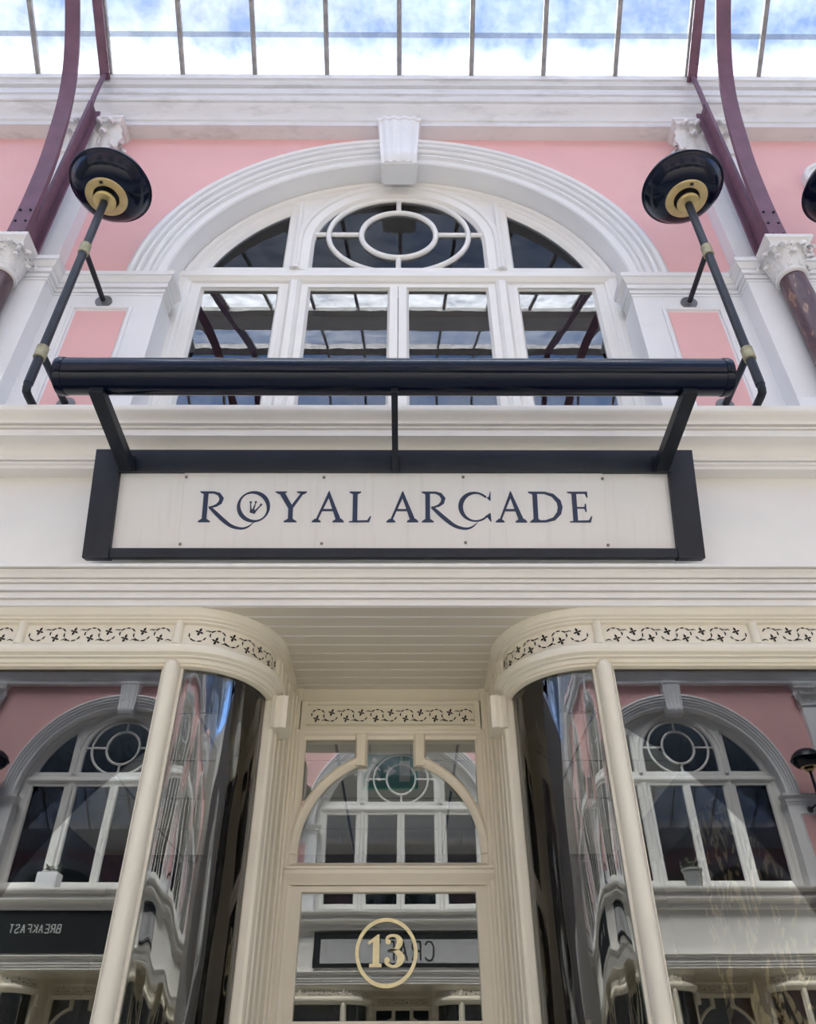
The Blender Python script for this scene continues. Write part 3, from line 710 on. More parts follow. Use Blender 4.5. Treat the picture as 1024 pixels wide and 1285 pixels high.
# two gilded mirrors on the rear wall
for nm, x, z, lab in ((0, -1.20, 1.93, 'gilded mirror with carved crest inside the left shop window'), (1, 1.03, 1.95, 'gilded mirror with carved crest inside the right shop window')):
    g = empty('gilded_mirror', (x, 3.17, z)); tag(g, lab, 'mirror', 'gilded mirrors on the rear shop wall')
    rp_ = [(.205+.024*cos(2*pi*k/8), -.03+.024*sin(2*pi*k/8)) for k in range(8)]
    mb = MB().ring(rp_, 0, 0, 40, 1., 1.25); mb.ring([(.178+.009*cos(2*pi*k/6), -.035+.009*sin(2*pi*k/6)) for k in range(6)], 0, 0, 40, 1., 1.27)
    for k in range(26):
        a = 2*pi*k/26; mb.sphere((.235*cos(a), -.03, .29*sin(a)), .016, 6, 4)
    mb.build('frame', 'gilt', g, smooth=50)
    mb = MB().prism([(.185*cos(2*pi*k/40), -.02, .235*sin(2*pi*k/40)) for k in range(40)], (0, .012, 0)); mb.build('mirror_glass', 'mirror', g, smooth=0)
    cr = MB()
    for k in range(7):
        a = radians(90+(k-3)*24); ln = .10-.016*abs(k-3)
        cr.tube([(.04*cos(a), -.03, .275+.02*sin(a)), (.05*cos(a)+.4*ln*cos(a), -.045, .275+.7*ln*sin(a)), (.05*cos(a)+ln*cos(a), -.03, .275+ln*sin(a)+.01)], [.014, .018, .005], 6)
        cr.sphere((.05*cos(a)+ln*cos(a), -.03, .285+ln*sin(a)), .011, 6, 4)
    cr.sphere((0, -.04, .29), .028, 8, 6); cr.build('carved_crest', 'gilt', g, smooth=60)
# dark rooms behind the upper windows
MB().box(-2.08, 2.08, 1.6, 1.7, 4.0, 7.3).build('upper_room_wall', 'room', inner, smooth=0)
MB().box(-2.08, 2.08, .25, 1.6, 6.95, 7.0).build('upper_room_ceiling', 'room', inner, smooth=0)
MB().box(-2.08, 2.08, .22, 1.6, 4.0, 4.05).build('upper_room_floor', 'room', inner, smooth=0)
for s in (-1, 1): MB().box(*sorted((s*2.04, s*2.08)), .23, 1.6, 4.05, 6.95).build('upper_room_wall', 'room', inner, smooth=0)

for x, y in ((-1.3, 1.5), (1.2, 1.5), (0, 1.9)):      # added fill spots without fixtures, brightening the shop ceiling
    ld = bpy.data.lights.new('shop_ceiling_fill', 'SPOT'); ld.energy = 14; ld.color = (1, .90, .78); ld.shadow_soft_size = .1; ld.spot_size = radians(110); ld.spot_blend = .6
    lo = bpy.data.objects.new('shop_ceiling_fill', ld); COL.objects.link(lo); lo.location = (x, y, 1.3); lo.rotation_euler = (pi, 0, 0)
for nm, x in (('wall_left', -XE), ('wall_right', XE)):
    o = MB().box(x-.1, x+.1, -WID, 0, 0, 8.0).build(nm, 'endwall', smooth=0); o['kind'] = 'structure'
fl = MB().box(-XE-2, XE+2, -WID-3.3, 3.3, -.1, 0).build('floor', 'floor', smooth=0); fl['kind'] = 'structure'

# ------------------------------------------------------------------ columns
def make_column(x, label):
    r = empty('marble_column', (x, -.245, 4.098)); tag(r, label, 'column', kind='structure')
    sh = MB().lathe([(.072, .10), (.073, .4), (.070, .8), (.066, 1.035)], (0, 0, 0), 28); sh.build('shaft', 'marble', r, smooth=50)
    MB().lathe([(.105, .03), (.105, .05), (.098, .06), (.086, .066), (.084, .075), (.092, .082), (.092, .092), (.080, .10), (.074, .11)], (0, 0, 0), 28).build('base', 'capital', r, smooth=40)
    MB().box(-.115, .115, -.115, .115, 0, .03).build('plinth', 'capital', r, bevel=.003)
    mb = MB().lathe([(.068, 1.030), (.080, 1.034), (.084, 1.042), (.080, 1.052), (.070, 1.056), (.069, 1.08), (.070, 1.13), (.076, 1.175), (.092, 1.198), (.092, 1.205)], (0, 0, 0), 24)
    def sq(h, z, c=.0):
        pts = []
        for k in range(4):
            a, b = (((-h, -h), (h, -h)), ((h, -h), (h, h)), ((h, h), (-h, h)), ((-h, h), (-h, -h)))[k]
            for t in (0, .25, .5, .75):
                x_, y_ = lerp(a[0], b[0], t), lerp(a[1], b[1], t); d = c*(1-(2*t-1)**2)
                nx, ny = ((0, 1), (-1, 0), (0, -1), (1, 0))[k]
                pts.append((x_+nx*d, y_+ny*d, z))
        return pts
    mb.loft([sq(.100, 1.198, .012), sq(.106, 1.205, .012), sq(.110, 1.225, .008), sq(.120, 1.240, .003), sq(.126, 1.244), sq(.127, 1.267)])
    cap = mb.build('capital', 'capital', r, smooth=30)
    for k in range(8):
        a = 2*pi*k/8; put(LEAF, cap, (.072*sin(a), -.072*cos(a), 1.052), a, (.115, .13, .098))
    for k in range(8):
        a = 2*pi*(k+.5)/8; put(LEAF, cap, (.076*sin(a), -.076*cos(a), 1.075), a, (.15, .17, .128))
    for k in range(4):
        a = pi/4+k*pi/2
        put(VOL, cap, (.130*sin(a), -.130*cos(a), 1.172), a-pi/2, (.032, .055, .032))
        b = k*pi/2
        put(VOL, cap, (.095*sin(b)+.02*cos(b), -.095*cos(b)+.02*sin(b), 1.185), b, (.017, .03, .017)); put(VOL, cap, (.095*sin(b)-.02*cos(b), -.095*cos(b)-.02*sin(b), 1.185), b, (-.017, .03, .017))
        put(MB_FLOWER, cap, (.100*sin(b), -.100*cos(b), 1.222), b, 1.)
    return r
fm = MB()
for k in range(5):
    a = 2*pi*k/5+.3; fm.sphere((.011*cos(a), -.006, .011*sin(a)), .0085, 6, 4)
fm.sphere((0, -.012, 0), .007, 6, 4)
MB_FLOWER = fm.build('rosette', 'capital', smooth=60)
colL = make_column(-2.08, 'plum marble column with white carved capital left of the arched window')
colR = make_column(2.08, 'plum marble column with white carved capital right of the arched window')
for o in (LEAF, VOL, MB_FLOWER): bpy.data.objects.remove(o)

# ------------------------------------------------------------------ roof
SL = .675
def roof_z(t): return 7.517+SL*(t-.24)       # t = distance out from the pink wall
roof = empty('glass_roof', kind='structure')
GX = .511
def rpane(x0, x1, ta, tb, lift=0.):
    return MB().hexa([(x0, -ta, roof_z(ta)+lift), (x1, -ta, roof_z(ta)+lift), (x1, -tb, roof_z(tb)+lift), (x0, -tb, roof_z(tb)+lift)],
                     [(x0, -ta, roof_z(ta)+lift+.005), (x1, -ta, roof_z(ta)+lift+.005), (x1, -tb, roof_z(tb)+lift+.005), (x0, -tb, roof_z(tb)+lift+.005)])
pa = rpane(.010, GX-.010, .215, .455, .012).build('roof_pane', 'roofglass', roof, smooth=0, loc=(-6*GX, 0, 0))
pb = rpane(.010, GX-.010, .425, 1.95, .020).build('roof_pane', 'roofglass', roof, smooth=0, loc=(-6*GX, 0, 0))
pc = rpane(.010, GX-.010, 1.92, 2.9, .028).build('obscured_pane', 'opalroof', roof, smooth=0, loc=(-6*GX, 0, 0))
for k in range(-5, 6):
    dup(pa, roof, (k*GX, 0, 0)); dup(pb, roof, (k*GX, 0, 0)); dup(pc, roof, (k*GX, 0, 0))
def gbar(ta, tb, w_=.016, h0=-.012, h1=.035):
    q = [(-w_, h0+.008), (-w_*.45, h0), (w_*.45, h0), (w_, h0+.008), (w_, h1), (-w_, h1)]
    return MB().loft([[(x, -t, roof_z(t)+h) for x, h in q] for t in (ta, tb)])
gb = gbar(.2, 2.9).build('glazing_bar', 'lead', roof, smooth=0, loc=(-6*GX, 0, 0))
for k in range(-5, 7): dup(gb, roof, (k*GX, 0, 0))
far = MB(); farb = MB(); clear = MB()
for k in range(-20, 20):
    if not -6 <= k <= 5: far.v and None; m_ = rpane(k*GX+.010, (k+1)*GX-.010, .215, 2.9, .012); far.add(m_.v, m_.f)
    m_ = rpane(k*GX+.010, (k+1)*GX-.010, 3.5, WID/2, .012); clear.add(m_.v, m_.f)
    for t_, q in ((3.5, WID/2),):
        g_ = gbar(3.5, WID/2, .016); farb.add([(x+k*GX, y, z) for x, y, z in g_.v], g_.f)
    if not -6 <= k <= 6:
        g_ = gbar(.2, 2.9); farb.add([(x+k*GX, y, z) for x, y, z in g_.v], g_.f)
def mirror_half(mb):   # the opposite slope, turned about the arcade's axis
    o = MB(); o.add(mb.v, mb.f); o.add([(-x, -WID-y, z) for x, y, z in mb.v], mb.f); return o
m_ = rpane(.010, GX-.010, .215, 2.9, .012)
opp = MB()
for k in range(-20, 20): opp.add([(-(x+k*GX), -WID-y, z) for x, y, z in m_.v], m_.f)
far.add(opp.v, opp.f)
o = far.build('outer_roof_panes', 'roofglass', roof, smooth=0); o['kind'] = 'stuff'
o = mirror_half(clear).build('upper_roof_panes', 'clearroof', roof, smooth=0); o['kind'] = 'stuff'
g_ = gbar(.2, 2.9); ob = MB()
for k in range(-20, 21): ob.add([(-(x+k*GX), -WID-y, z) for x, y, z in g_.v], g_.f)
fb = MB(); fb.add(farb.v, farb.f); fb.add([(-x, -WID-y, z) for x, y, z in farb.v], farb.f); fb.add(ob.v, ob.f)
o = fb.build('outer_glazing_bars', 'lead', roof, smooth=0); o['kind'] = 'stuff'
# broad boarded purlin with a moulded edge, and the ridge
PB = [(-2.88, roof_z(2.9)-.05), (-2.88, roof_z(2.9)+.04), (-3.52, roof_z(3.5)+.04), (-3.52, roof_z(3.5)-.03), (-3.42, roof_z(3.4)-.03), (-3.4, roof_z(3.4)-.07), (-3.02, roof_z(3.02)-.07), (-3.0, roof_z(3.0)-.05)]
mb = MB().profx(PB, -XE, XE); mb.build('boarded_purlin', 'roofboard', roof, smooth=0)
MB().profx([(-WID-y, z) for y, z in PB], -XE, XE).build('boarded_purlin', 'roofboard', roof, smooth=0)
MB().box(-XE, XE, -WID/2-.06, -WID/2+.06, roof_z(WID/2)-.03, roof_z(WID/2)+.06).build('ridge_beam', 'lead', roof, smooth=0)

# iron roof trusses
def make_truss(x):
    r = empty('roof_truss', (x, 0, 0))
    cp = spline([(-.32, 5.367, 0), (-.335, 5.8, 0), (-.385, 6.27, 0), (-.515, 6.81, 0), (-.80, 7.26, 0), (-1.3, 7.75, 0), (-2.0, 8.2, 0), (-3.0, 8.58, 0), (-WID/2, 8.72, 0)], 8)
    for s in (1, -1):
        def Y(y): return y if s == 1 else -WID-y
        # curved rib: T section, broad flange below
        rings = []; web = []
        for i, p in enumerate(cp):
            d = (cp[min(i+1, len(cp)-1)]-cp[max(i-1, 0)]).normalized(); n_ = Vector((d.y, -d.x, 0))      # towards the wall / up
            def q(xx, o): return (xx, Y(p.x+n_.x*o), p.y+n_.y*o)
            rings.append([q(-.047, 0), q(.047, 0), q(.047, .014), q(-.047, .014)]); web.append([q(-.009, .014), q(.009, .014), q(.009, .085), q(-.009, .085)])
        MB().loft(rings).loft(web).build('curved_rib', 'plum', r, smooth=30)
        # straight post up the face of the pilaster: T section
        a, b = Vector((0, Y(-.175), 5.37)), Vector((0, Y(-.225), 7.06))
        def post(x0, x1, o0, o1):
            q = lambda P, yo: (x0, P.y+(yo if s == 1 else -yo), P.z)
            return [[(x0, a.y+s*o0, a.z), (x1, a.y+s*o0, a.z), (x1, a.y+s*o1, a.z), (x0, a.y+s*o1, a.z)], [(x0, b.y+s*o0, b.z), (x1, b.y+s*o0, b.z), (x1, b.y+s*o1, b.z), (x0, b.y+s*o1, b.z)]]
        mb = MB().loft(post(-.042, .042, .03, .044)).loft(post(-.010, .010, -.045, .03)); mb.build('wall_post', 'plum', r, smooth=0)
        # kinked strap over the cornice to the rafter foot
        MB().loft([[(xx, Y(y+dy), z) for xx, dy in ((-.014, -.008), (.014, -.008), (.014, .008), (-.014, .008))] for y, z in ((-.235, 6.98), (-.255, 7.12), (-.262, 7.28), (-.262, 7.46))]).build('strap', 'plum', r, smooth=30)
        # rafter under the glass
        t0, t1 = .235, WID/2
        rr = []
        for t in (t0, t1):
            rr.append([(xx, Y(-t), roof_z(t)+h) for xx, h in ((-.034, -.075), (.034, -.075), (.034, -.062), (.010, -.062), (.010, 0.), (-.010, 0.), (-.010, -.062), (-.034, -.062))])
        MB().loft(rr).build('rafter', 'plum', r, smooth=0)
        # gusset with bolts where the rib and the post meet
        MB().loft([[(xx, Y(y), z) for y, z in ((-.305, 5.37), (-.15, 5.37), (-.17, 5.72), (-.315, 5.64))] for xx in (-.012, .012)]).build('gusset', 'plum', r, smooth=0)
        for y, z in ((-.3205, 5.44), (-.324, 5.54), (-.329, 5.64)):
            for xs in (-1, 1):
                MB().sphere((xs*.028, Y(y-.001), z), .0085, 8, 5).build('bolt', 'iron', r)
        # rivets on the rafter foot
        for t in (.27, .33, .39): MB().sphere((0.022, Y(-t), roof_z(t)-.078), .008, 8, 4).build('bolt', 'plum', r)
    return r
tL = make_truss(-2.065); tag(tL, 'plum iron roof truss springing from the left marble column', 'roof truss')
tR = make_truss(2.065); tag(tR, 'plum iron roof truss springing from the right marble column', 'roof truss')

# ------------------------------------------------------------------ wall lamps
def make_lamp(x, label, group=None):
    r = empty('wall_lamp', (x, -.08, 4.098)); tag(r, label, 'lamp', group)
    zt = 1.565
    MB().tube([(0, -.33, .06), (0, -.33, zt+.03)], .0205, 14).build('pole', 'iron', r)
    MB().tube([(0, -.33, .075), (0, -.33, .04), (0, -.322, .022), (0, -.30, .018), (0, -.21, .018)], .018, 10).build('foot', 'iron', r)
    st = MB().tube([(0, -.33, 1.055), (0, -.01, 1.055)], .014, 10).build('stay', 'iron', r)
    MB().lathe([(.045, -.006), (.045, .006), (.02, .012)], (0, 0, 0), 16).build('flange', 'screw', r).matrix_local = Matrix.Translation((0, -.004, 1.055)) @ Matrix.Rotation(pi/2, 4, 'X')
    MB().tube([(0, -.33, .265), (0, -.01, .265)], .017, 10).build('stay', 'iron', r)
    MB().lathe([(.045, -.006), (.045, .006), (.02, .012)], (0, 0, 0), 16).build('flange', 'screw', r).matrix_local = Matrix.Translation((0, -.004, .265)) @ Matrix.Rotation(pi/2, 4, 'X')
    for z in (1.055, .265):
        MB().lathe([(.022, -.042), (.027, -.038), (.027, .030), (.022, .034)], (0, -.33, z), 16).build('collar', 'collar', r)
    b = [(.074, 1.538), (.118, 1.540), (.155, 1.556), (.188, 1.590), (.204, 1.628), (.210, 1.640), (.221, 1.643), (.222, 1.648), (.214, 1.651), (.202, 1.646), (.18, 1.61), (.14, 1.58), (.074, 1.57)]
    MB().lathe(b, (0, -.33, 0), 48, True).build('dish', 'navy', r, smooth=50)
    MB().lathe([(.068, 1.533), (.072, 1.529), (.110, 1.533), (.113, 1.539), (.108, 1.545), (.068, 1.539)], (0, -.33, 0), 40, True).build('brass_ring', 'brass', r, smooth=40)
    MB().lathe([(.02, 1.482), (.055, 1.482), (.060, 1.487), (.060, 1.500), (.045, 1.508), (.02, 1.51)], (0, -.33, 0), 32).build('brass_cup', 'brass', r, smooth=40)
    MB().lathe([(.02, 1.575), (.085, 1.575), (.085, 1.582), (.02, 1.582)], (0, -.33, 0), 32).build('inner_plate', 'iron', r)
    MB().lathe([(.212, 1.648), (.19, 1.71), (.12, 1.77), (.03, 1.79), (.002, 1.79)], (0, -.33, 0), 40).build('cover', 'iron', r, smooth=50)
    MB().box(-.009, .009, -.33-.098, -.33-.086, 1.524, 1.532).build('catch', 'iron', r, smooth=0)
    return r
lampL = make_lamp(-1.592, 'black dish lamp with brass underside left of the arched window')
lampR = make_lamp(1.584, 'black dish lamp with brass underside right of the arched window')
lampF = dup(lampR, None, (2.488, -.08, 4.098)); tag(lampF, 'black dish lamp cut off by the right edge beside the next arch', 'lamp')

rd = empty('wall_roundel', (2.845, 0, 6.50)); tag(rd, 'white moulded roundel on the pink wall behind the lamp at the right edge', 'roundel')
MB().ring([(.195, .0), (.195, -.05), (.185, -.062), (.170, -.058), (.162, -.040), (.148, -.036), (.140, -.046), (.128, -.046), (.120, -.03), (.120, .0)], 0, 0, 56).build('rim', 'white', rd, smooth=30)
MB().prism([(.121*cos(2*pi*k/40), -.022, .121*sin(2*pi*k/40)) for k in range(40)], (0, .022, 0)).build('disc', 'cornice', rd, smooth=0)

# ------------------------------------------------------------------ shop sign (leans out at the top)
ang = math.atan2(.15, .435)
sign = empty('arcade_sign', (-.004, -.195, 3.385)); sign.rotation_euler.x = ang      # local x, y = in, z = up the board
tag(sign, 'leaning white signboard reading ROYAL ARCADE in black frame above the door', 'sign')
SX = 1.224
MB().box(-SX, -SX+.104, -.030, .02, 0, .462).build('frame_board', 'signframe', sign, bevel=.004)
MB().box(SX-.106, SX, -.030, .02, 0, .462).build('frame_board', 'signframe', sign, bevel=.004)
MB().box(-SX+.104, SX-.106, -.026, .02, .364, .462).build('frame_board', 'signframe', sign, bevel=.004)
MB().box(-SX+.104, SX-.106, -.026, .02, .004, .042).build('frame_board', 'signframe', sign, bevel=.004)
MB().box(-1.13, -.858, -.004, .01, .035, .37).build('side_panel', 'signwhite', sign, smooth=0)
MB().box(.850, 1.13, -.004, .01, .035, .37).build('side_panel', 'signwhite', sign, smooth=0)
MB().box(-.858, .850, -.010, .01, .038, .366).build('name_panel', 'signwhite', sign, smooth=0, bevel=.0015)
MB().box(-SX+.02, SX-.02, .012, .03, .01, .45).build('backing_board', 'signframe', sign, smooth=0)
for x, z in ((-.849, .346), (-.289, .345), (.279, .347), (.848, .341), (-.849, .061), (-.289, .064), (.282, .068), (.848, .058)):
    MB().lathe([(.004, -.002), (.0065, -.001), (.0065, .001), (.003, .0025)], (0, 0, 0), 10).build('screw', 'screw', sign).matrix_local = Matrix.Translation((x, -.0115, z)) @ Matrix.Rotation(pi/2, 4, 'X')
for s in (-1, 1): MB().box(s*1.0-.03, s*1.0+.03, .02, .075, .1, .14).build('wall_bracket', 'signframe', sign, smooth=0)
BL, TP_ = .1525, .284; HH = TP_-BL
def glyph(polys, name='letter'):
    mb = MB()
    for i, p in enumerate(polys): mb.prism([(x, -.0128+i*.00005, z) for x, z in p], (0, .0035, 0))
    return mb.build(name, 'letter', sign, smooth=0)
def strk(pts):
    """variable-width stroke from (x, z, width)"""
    Lf, Rt, out_ = [], [], []
    for i, (x, z, w_) in enumerate(pts):
        a, b = pts[max(i-1, 0)], pts[min(i+1, len(pts)-1)]; dx, dz = b[0]-a[0], b[1]-a[1]; l_ = hypot(dx, dz)
        Lf.append((x-dz/l_*w_/2, z+dx/l_*w_/2)); Rt.append((x+dz/l_*w_/2, z-dx/l_*w_/2))
    return [[Lf[i], Lf[i+1], Rt[i+1], Rt[i]] for i in range(len(pts)-1)]
def serif(x0, x1, z, up=1, stem=None, hgt=.0045):
    """flat foot with bracketed corners running into the stem"""
    xa, xb = stem
    return [(x0, z), (x1, z), (x1, z+up*hgt), (xb, z+up*.015), (xa, z+up*.015), (x0, z+up*hgt)]
def arc(cx, cz, rx, rz, a0, a1, wf, n=22):
    return strk([(cx+rx*cos(radians(lerp(a0, a1, k/n))), cz+rz*sin(radians(lerp(a0, a1, k/n))), wf(lerp(a0, a1, k/n))) for k in range(n+1)])
TH, TN = .0185, .0075
def gA(x0, x1):
    ax = lerp(x0, x1, .53)
    lx, rx = x0+.014, x1-.018
    return [[(lx-.003, BL), (lx+.006, BL), (ax+.002, TP_-.016), (ax-.004, TP_)], [(rx-.012, BL), (rx+.010, BL), (ax-.002, TP_+.004), (ax-.009, TP_-.010)],
            [(lerp(lx, ax, .36), BL+HH*.36), (lerp(rx, ax, .36), BL+HH*.36), (lerp(rx, ax, .36), BL+HH*.43), (lerp(lx, ax, .36)+.003, BL+HH*.43)],
            serif(x0, x0+.036, BL, 1, (lx-.002, lx+.010)), serif(x1-.046, x1, BL, 1, (rx-.014, rx+.008))]
def gR(dx):
    X = lambda v: v+dx
    sx0, sx1 = X(-.7765), X(-.7575)
    p = [[(sx0, BL), (sx1, BL), (sx1, TP_-.002), (sx0, TP_-.002)], serif(X(-.791), X(-.743), BL, 1, (sx0, sx1)), [(X(-.792), TP_), (X(-.745), TP_), (X(-.745), TP_-.007), (sx0, TP_-.012), (X(-.790), TP_-.005)]]
    p += strk([(X(-.758), TP_-.0045, .009), (X(-.735), TP_-.0045, .0095), (X(-.715), TP_-.012, .014), (X(-.703), TP_-.030, .0175), (X(-.708), TP_-.048, .0155), (X(-.722), TP_-.060, .0105), (X(-.740), TP_-.0665, .0075), (X(-.752), TP_-.068, .007)])
    sp = spline([(X(-.752), .2165, .006), (X(-.738), .206, .013), (X(-.715), .184, .0165), (X(-.686), .158, .0165), (X(-.655), .136, .014), (X(-.617), .1265, .010), (X(-.590), .1335, .007), (X(-.567), .1525, .002)], 4)
    p += strk([(q.x, q.y, q.z) for q in sp]); return p
glyph(gR(.004))
# O: ring, thickest lower left and upper right, with the small crown inside
oc = (-.5685, .2185); po = []
for k in range(48):
    q = []
    for kk in (k, k+1):
        a = 2*pi*kk/48; q.append((a, (oc[0]+.0668*cos(a), oc[1]+.0668*sin(a))))
    def inn(a):
        u, v = cos(a-radians(38)), sin(a-radians(38)); rr_ = 1/sqrt((u/.0495)**2+(v/.0600)**2); return (oc[0]+rr_*cos(a), oc[1]+rr_*sin(a))
    po.append([q[0][1], q[1][1], inn(q[1][0]), inn(q[0][0])])
glyph(po)
cx_, cz_ = oc[0]-.002, oc[1]-.022
def rot(p, a=radians(-14)): return (cx_+p[0]*cos(a)-p[1]*sin(a), cz_+p[0]*sin(a)+p[1]*cos(a))
cr = [[(-.0105, -.006), (.0105, -.006), (.0125, .008), (.004, .0105), (-.004, .0105), (-.0125, .008)]]
cr += [[(-.0125, .006), (-.006, .006), (-.0175, .034), (-.0205, .033)], [(-.004, .008), (.004, .008), (.0015, .040), (-.0015, .040)], [(.006, .006), (.0125, .006), (.0245, .034), (.021, .0355)]]
for c_ in ((-.0195, .037), (0, .043), (.0235, .0375)): cr.append([(c_[0]+.0045*cos(2*pi*k/12), c_[1]+.0045*sin(2*pi*k/12)) for k in range(12)])
glyph([[rot(p) for p in poly] for poly in cr], 'crown_emblem')
# Y
x0, x1 = -.484, -.355; xm = -.4185; zm = BL+HH*.47
glyph([[(xm-.0095, BL), (xm+.0095, BL), (xm+.0095, zm+.006), (xm-.0095, zm)], serif(xm-.026, xm+.026, BL, 1, (xm-.0095, xm+.0095)),
       [(x0+.012, TP_), (x0+.036, TP_), (xm+.0085, zm+.004), (xm-.0095, zm-.004)], [(x1-.020, TP_), (x1-.009, TP_), (xm+.0095, zm-.002), (xm+.002, zm+.010)],
       [(x0, TP_), (x0+.048, TP_), (x0+.046, TP_-.0045), (x0+.028, TP_-.012), (x0+.014, TP_-.011), (x0+.002, TP_-.0045)], [(x1-.042, TP_), (x1, TP_), (x1-.002, TP_-.0045), (x1-.012, TP_-.012), (x1-.020, TP_-.012), (x1-.040, TP_-.0045)]])
glyph(gA(-.332, -.203))
# L
x0, x1 = -.183, -.094
glyph([[(x0+.014, BL), (x0+.033, BL), (x0+.033, TP_), (x0+.014, TP_)], [(x0, BL), (x1-.008, BL), (x1, BL+.026), (x1-.005, BL+.026), (x1-.016, BL+.009), (x0+.033, BL+.008), (x0, BL+.0045)], [(x0, TP_), (x0+.047, TP_), (x0+.047, TP_-.0045), (x0+.033, TP_-.012), (x0+.014, TP_-.012), (x0, TP_-.0045)]])
glyph(gA(-.033, .095)); glyph(gR(.900))
# C
cc = (.3255, .2185)
def wc(a): return lerp(.0075, .0195, max(0, -cos(radians(a+12)))**1.3)
glyph(arc(cc[0], cc[1], .0595, .0600, 42, 322, wc, 30)+[[(.381, .262), (.386, .284), (.389, .284), (.388, .245), (.384, .245), (.372, .258)], [(.367, .180), (.382, .192), (.386, .192), (.389, .154), (.384, .158), (.374, .172)]])
glyph(gA(.405, .531))
# D
x0 = .545
glyph([[(x0+.013, BL), (x0+.032, BL), (x0+.032, TP_), (x0+.013, TP_)], serif(x0-.001, x0+.046, BL, 1, (x0+.013, x0+.032)), [(x0-.004, TP_), (x0+.05, TP_), (x0+.05, TP_-.006), (x0+.013, TP_-.012), (x0-.004, TP_-.0045)]]
      + strk([(x0+.030, TP_-.0045, .009), (x0+.062, TP_-.005, .010), (x0+.095, TP_-.016, .0145), (x0+.118, TP_-.042, .0185), (x0+.123, .2185, .0195), (x0+.117, BL+.040, .0185), (x0+.095, BL+.015, .0145), (x0+.062, BL+.005, .010), (x0+.030, BL+.0045, .009)]))
# E
x0, x1 = .703, .795
glyph([[(x0+.014, BL), (x0+.033, BL), (x0+.033, TP_), (x0+.014, TP_)], [(x0, BL), (x1-.008, BL), (x1, BL+.026), (x1-.005, BL+.026), (x1-.016, BL+.009), (x0+.033, BL+.008), (x0, BL+.0045)], [(x0-.004, TP_), (x1-.014, TP_), (x1-.014, TP_-.026), (x1-.018, TP_-.026), (x1-.024, TP_-.009), (x0+.014, TP_-.009), (x0-.004, TP_-.0045)],
       [(x0+.033, BL+HH*.50), (x0+.062, BL+HH*.50), (x0+.066, BL+HH*.61), (x0+.070, BL+HH*.61), (x0+.070, BL+HH*.34), (x0+.066, BL+HH*.34), (x0+.062, BL+HH*.445), (x0+.033, BL+HH*.445)]])

# ------------------------------------------------------------------ trough light over the sign
tl = empty('sign_light', (-.002, -.76, 3.824)); tag(tl, 'long black cylindrical light on three arms above the ROYAL ARCADE sign', 'light')
def xlathe(prof, n=40):     # (r, x)
    return MB().loft([[(x, r*cos(2*pi*k/n), r*sin(2*pi*k/n)) for k in range(n)] for r, x in prof])
xlathe([(.069, -1.222), (.070, -1.218), (.070, 1.218), (.069, 1.222)]).build('light_body', 'navy', tl, smooth=40)
for s in (-1, 1):
    xlathe([(.0715, s*1.220), (.0725, s*1.223), (.0725, s*1.244), (.070, s*1.250), (.06, s*1.252)]).build('end_cap', 'navy', tl, smooth=40)
for x in (-1.092, 0.0, 1.088):
    w_ = .026 if x else .012
    a = [(-.40+.76, -.030), (-.05, -.058)]
    MB().hexa([(x-w_, .412, -.108), (x+w_, .412, -.108), (x+w_, .396, -.056), (x-w_, .396, -.056)], [(x-w_, -.01, -.092), (x+w_, -.01, -.092), (x+w_, -.01, -.052), (x-w_, -.01, -.052)]).build('arm', 'iron', tl, smooth=0, bevel=.003)
    q = lambda y0, z0: [(xx, y0+dy, z0) for xx, dy in ((x-w_-.008, 0), (x+w_+.008, 0), (x+w_+.008, .008), (x-w_-.008, .008))]
    MB().hexa(q(.4085, -.112), q(.3875, -.048)).build('arm_plate', 'iron', tl, smooth=0)

# ------------------------------------------------------------------ neighbouring bays, and the opposite side
for o in centre_parts: sym(o, BAYS)
for o, s in pil_parts+[(caps[0], -1), (caps[1], 1)]: sym(o, (s, 2*s))
w2 = dup(win, None, (BAY, 0, 0)); w2.name = 'window_4'
w3 = dup(win, None, (-BAY, 0, 0)); w3.name = 'window_5'

# the facade across the arcade: the same bay gathered material by material (it shows in the panes)
bpy.context.view_layer.update()
bins = {}
def gather(o):
    if o.type == 'MESH':
        mw = o.matrix_world; d = bins.setdefault(o.data.materials[0].name, MB())
        if o.data.polygons:
            d.add([tuple(mw @ v.co) for v in o.data.vertices], [tuple(p.vertices) for p in o.data.polygons])
    for c in o.children: gather(c)
for o in centre_parts+[o for o, s in pil_parts if s == 1]+[caps[1], win, shopL, shopR, rc, door, colR, lampL, lampR]: gather(o)
bins_front, bins = bins, {}
for o in (shopL, shopR, rc, door): gather(o)
bins_shop, bins = bins, bins_front
wn = empty('wall_neighbour_shops', kind='structure')      # the shopfronts of the next bays
for mn, d in bins_shop.items():
    if d.v:
        o = d.build(mn, bpy.data.materials[mn], wn, smooth=30, loc=(BAY, 0, 0))
        for b in (-2, -1, 2): dup(o, wn, (b*BAY, 0, 0))
for s in (-1, 1): MB().box(*sorted((s*2.12, s*XE)), 1.0, 1.1, 0, 7.6).build('dark_interior', 'teal', wn, smooth=0)
wo = empty('wall_opposite', (0, -WID, 0), pi, kind='structure')
for t_ in (trim1, trim2, trim3): dup(t_, wo)
for o in list(wo.children): o.name = 'cornice'
NICE = {'white_masonry_paint': 'plasterwork', 'pink_wall_paint': 'pink_wall', 'cream_gloss_paint': 'shopfront_joinery', 'white_joinery_paint': 'window_joinery', 'upper_window_glass': 'upper_panes', 'shop_window_glass': 'shop_panes'}
for mn, d in bins.items():
    if not d.v: continue
    o = d.build(NICE.get(mn, mn), bpy.data.materials[mn], wo, smooth=30)
    for b in BAYS: dup(o, wo, (b*BAY, 0, 0))
MB().box(-XE, XE, 1.0, 1.1, 0, 7.6).build('dark_interior', 'teal', wo, smooth=0)
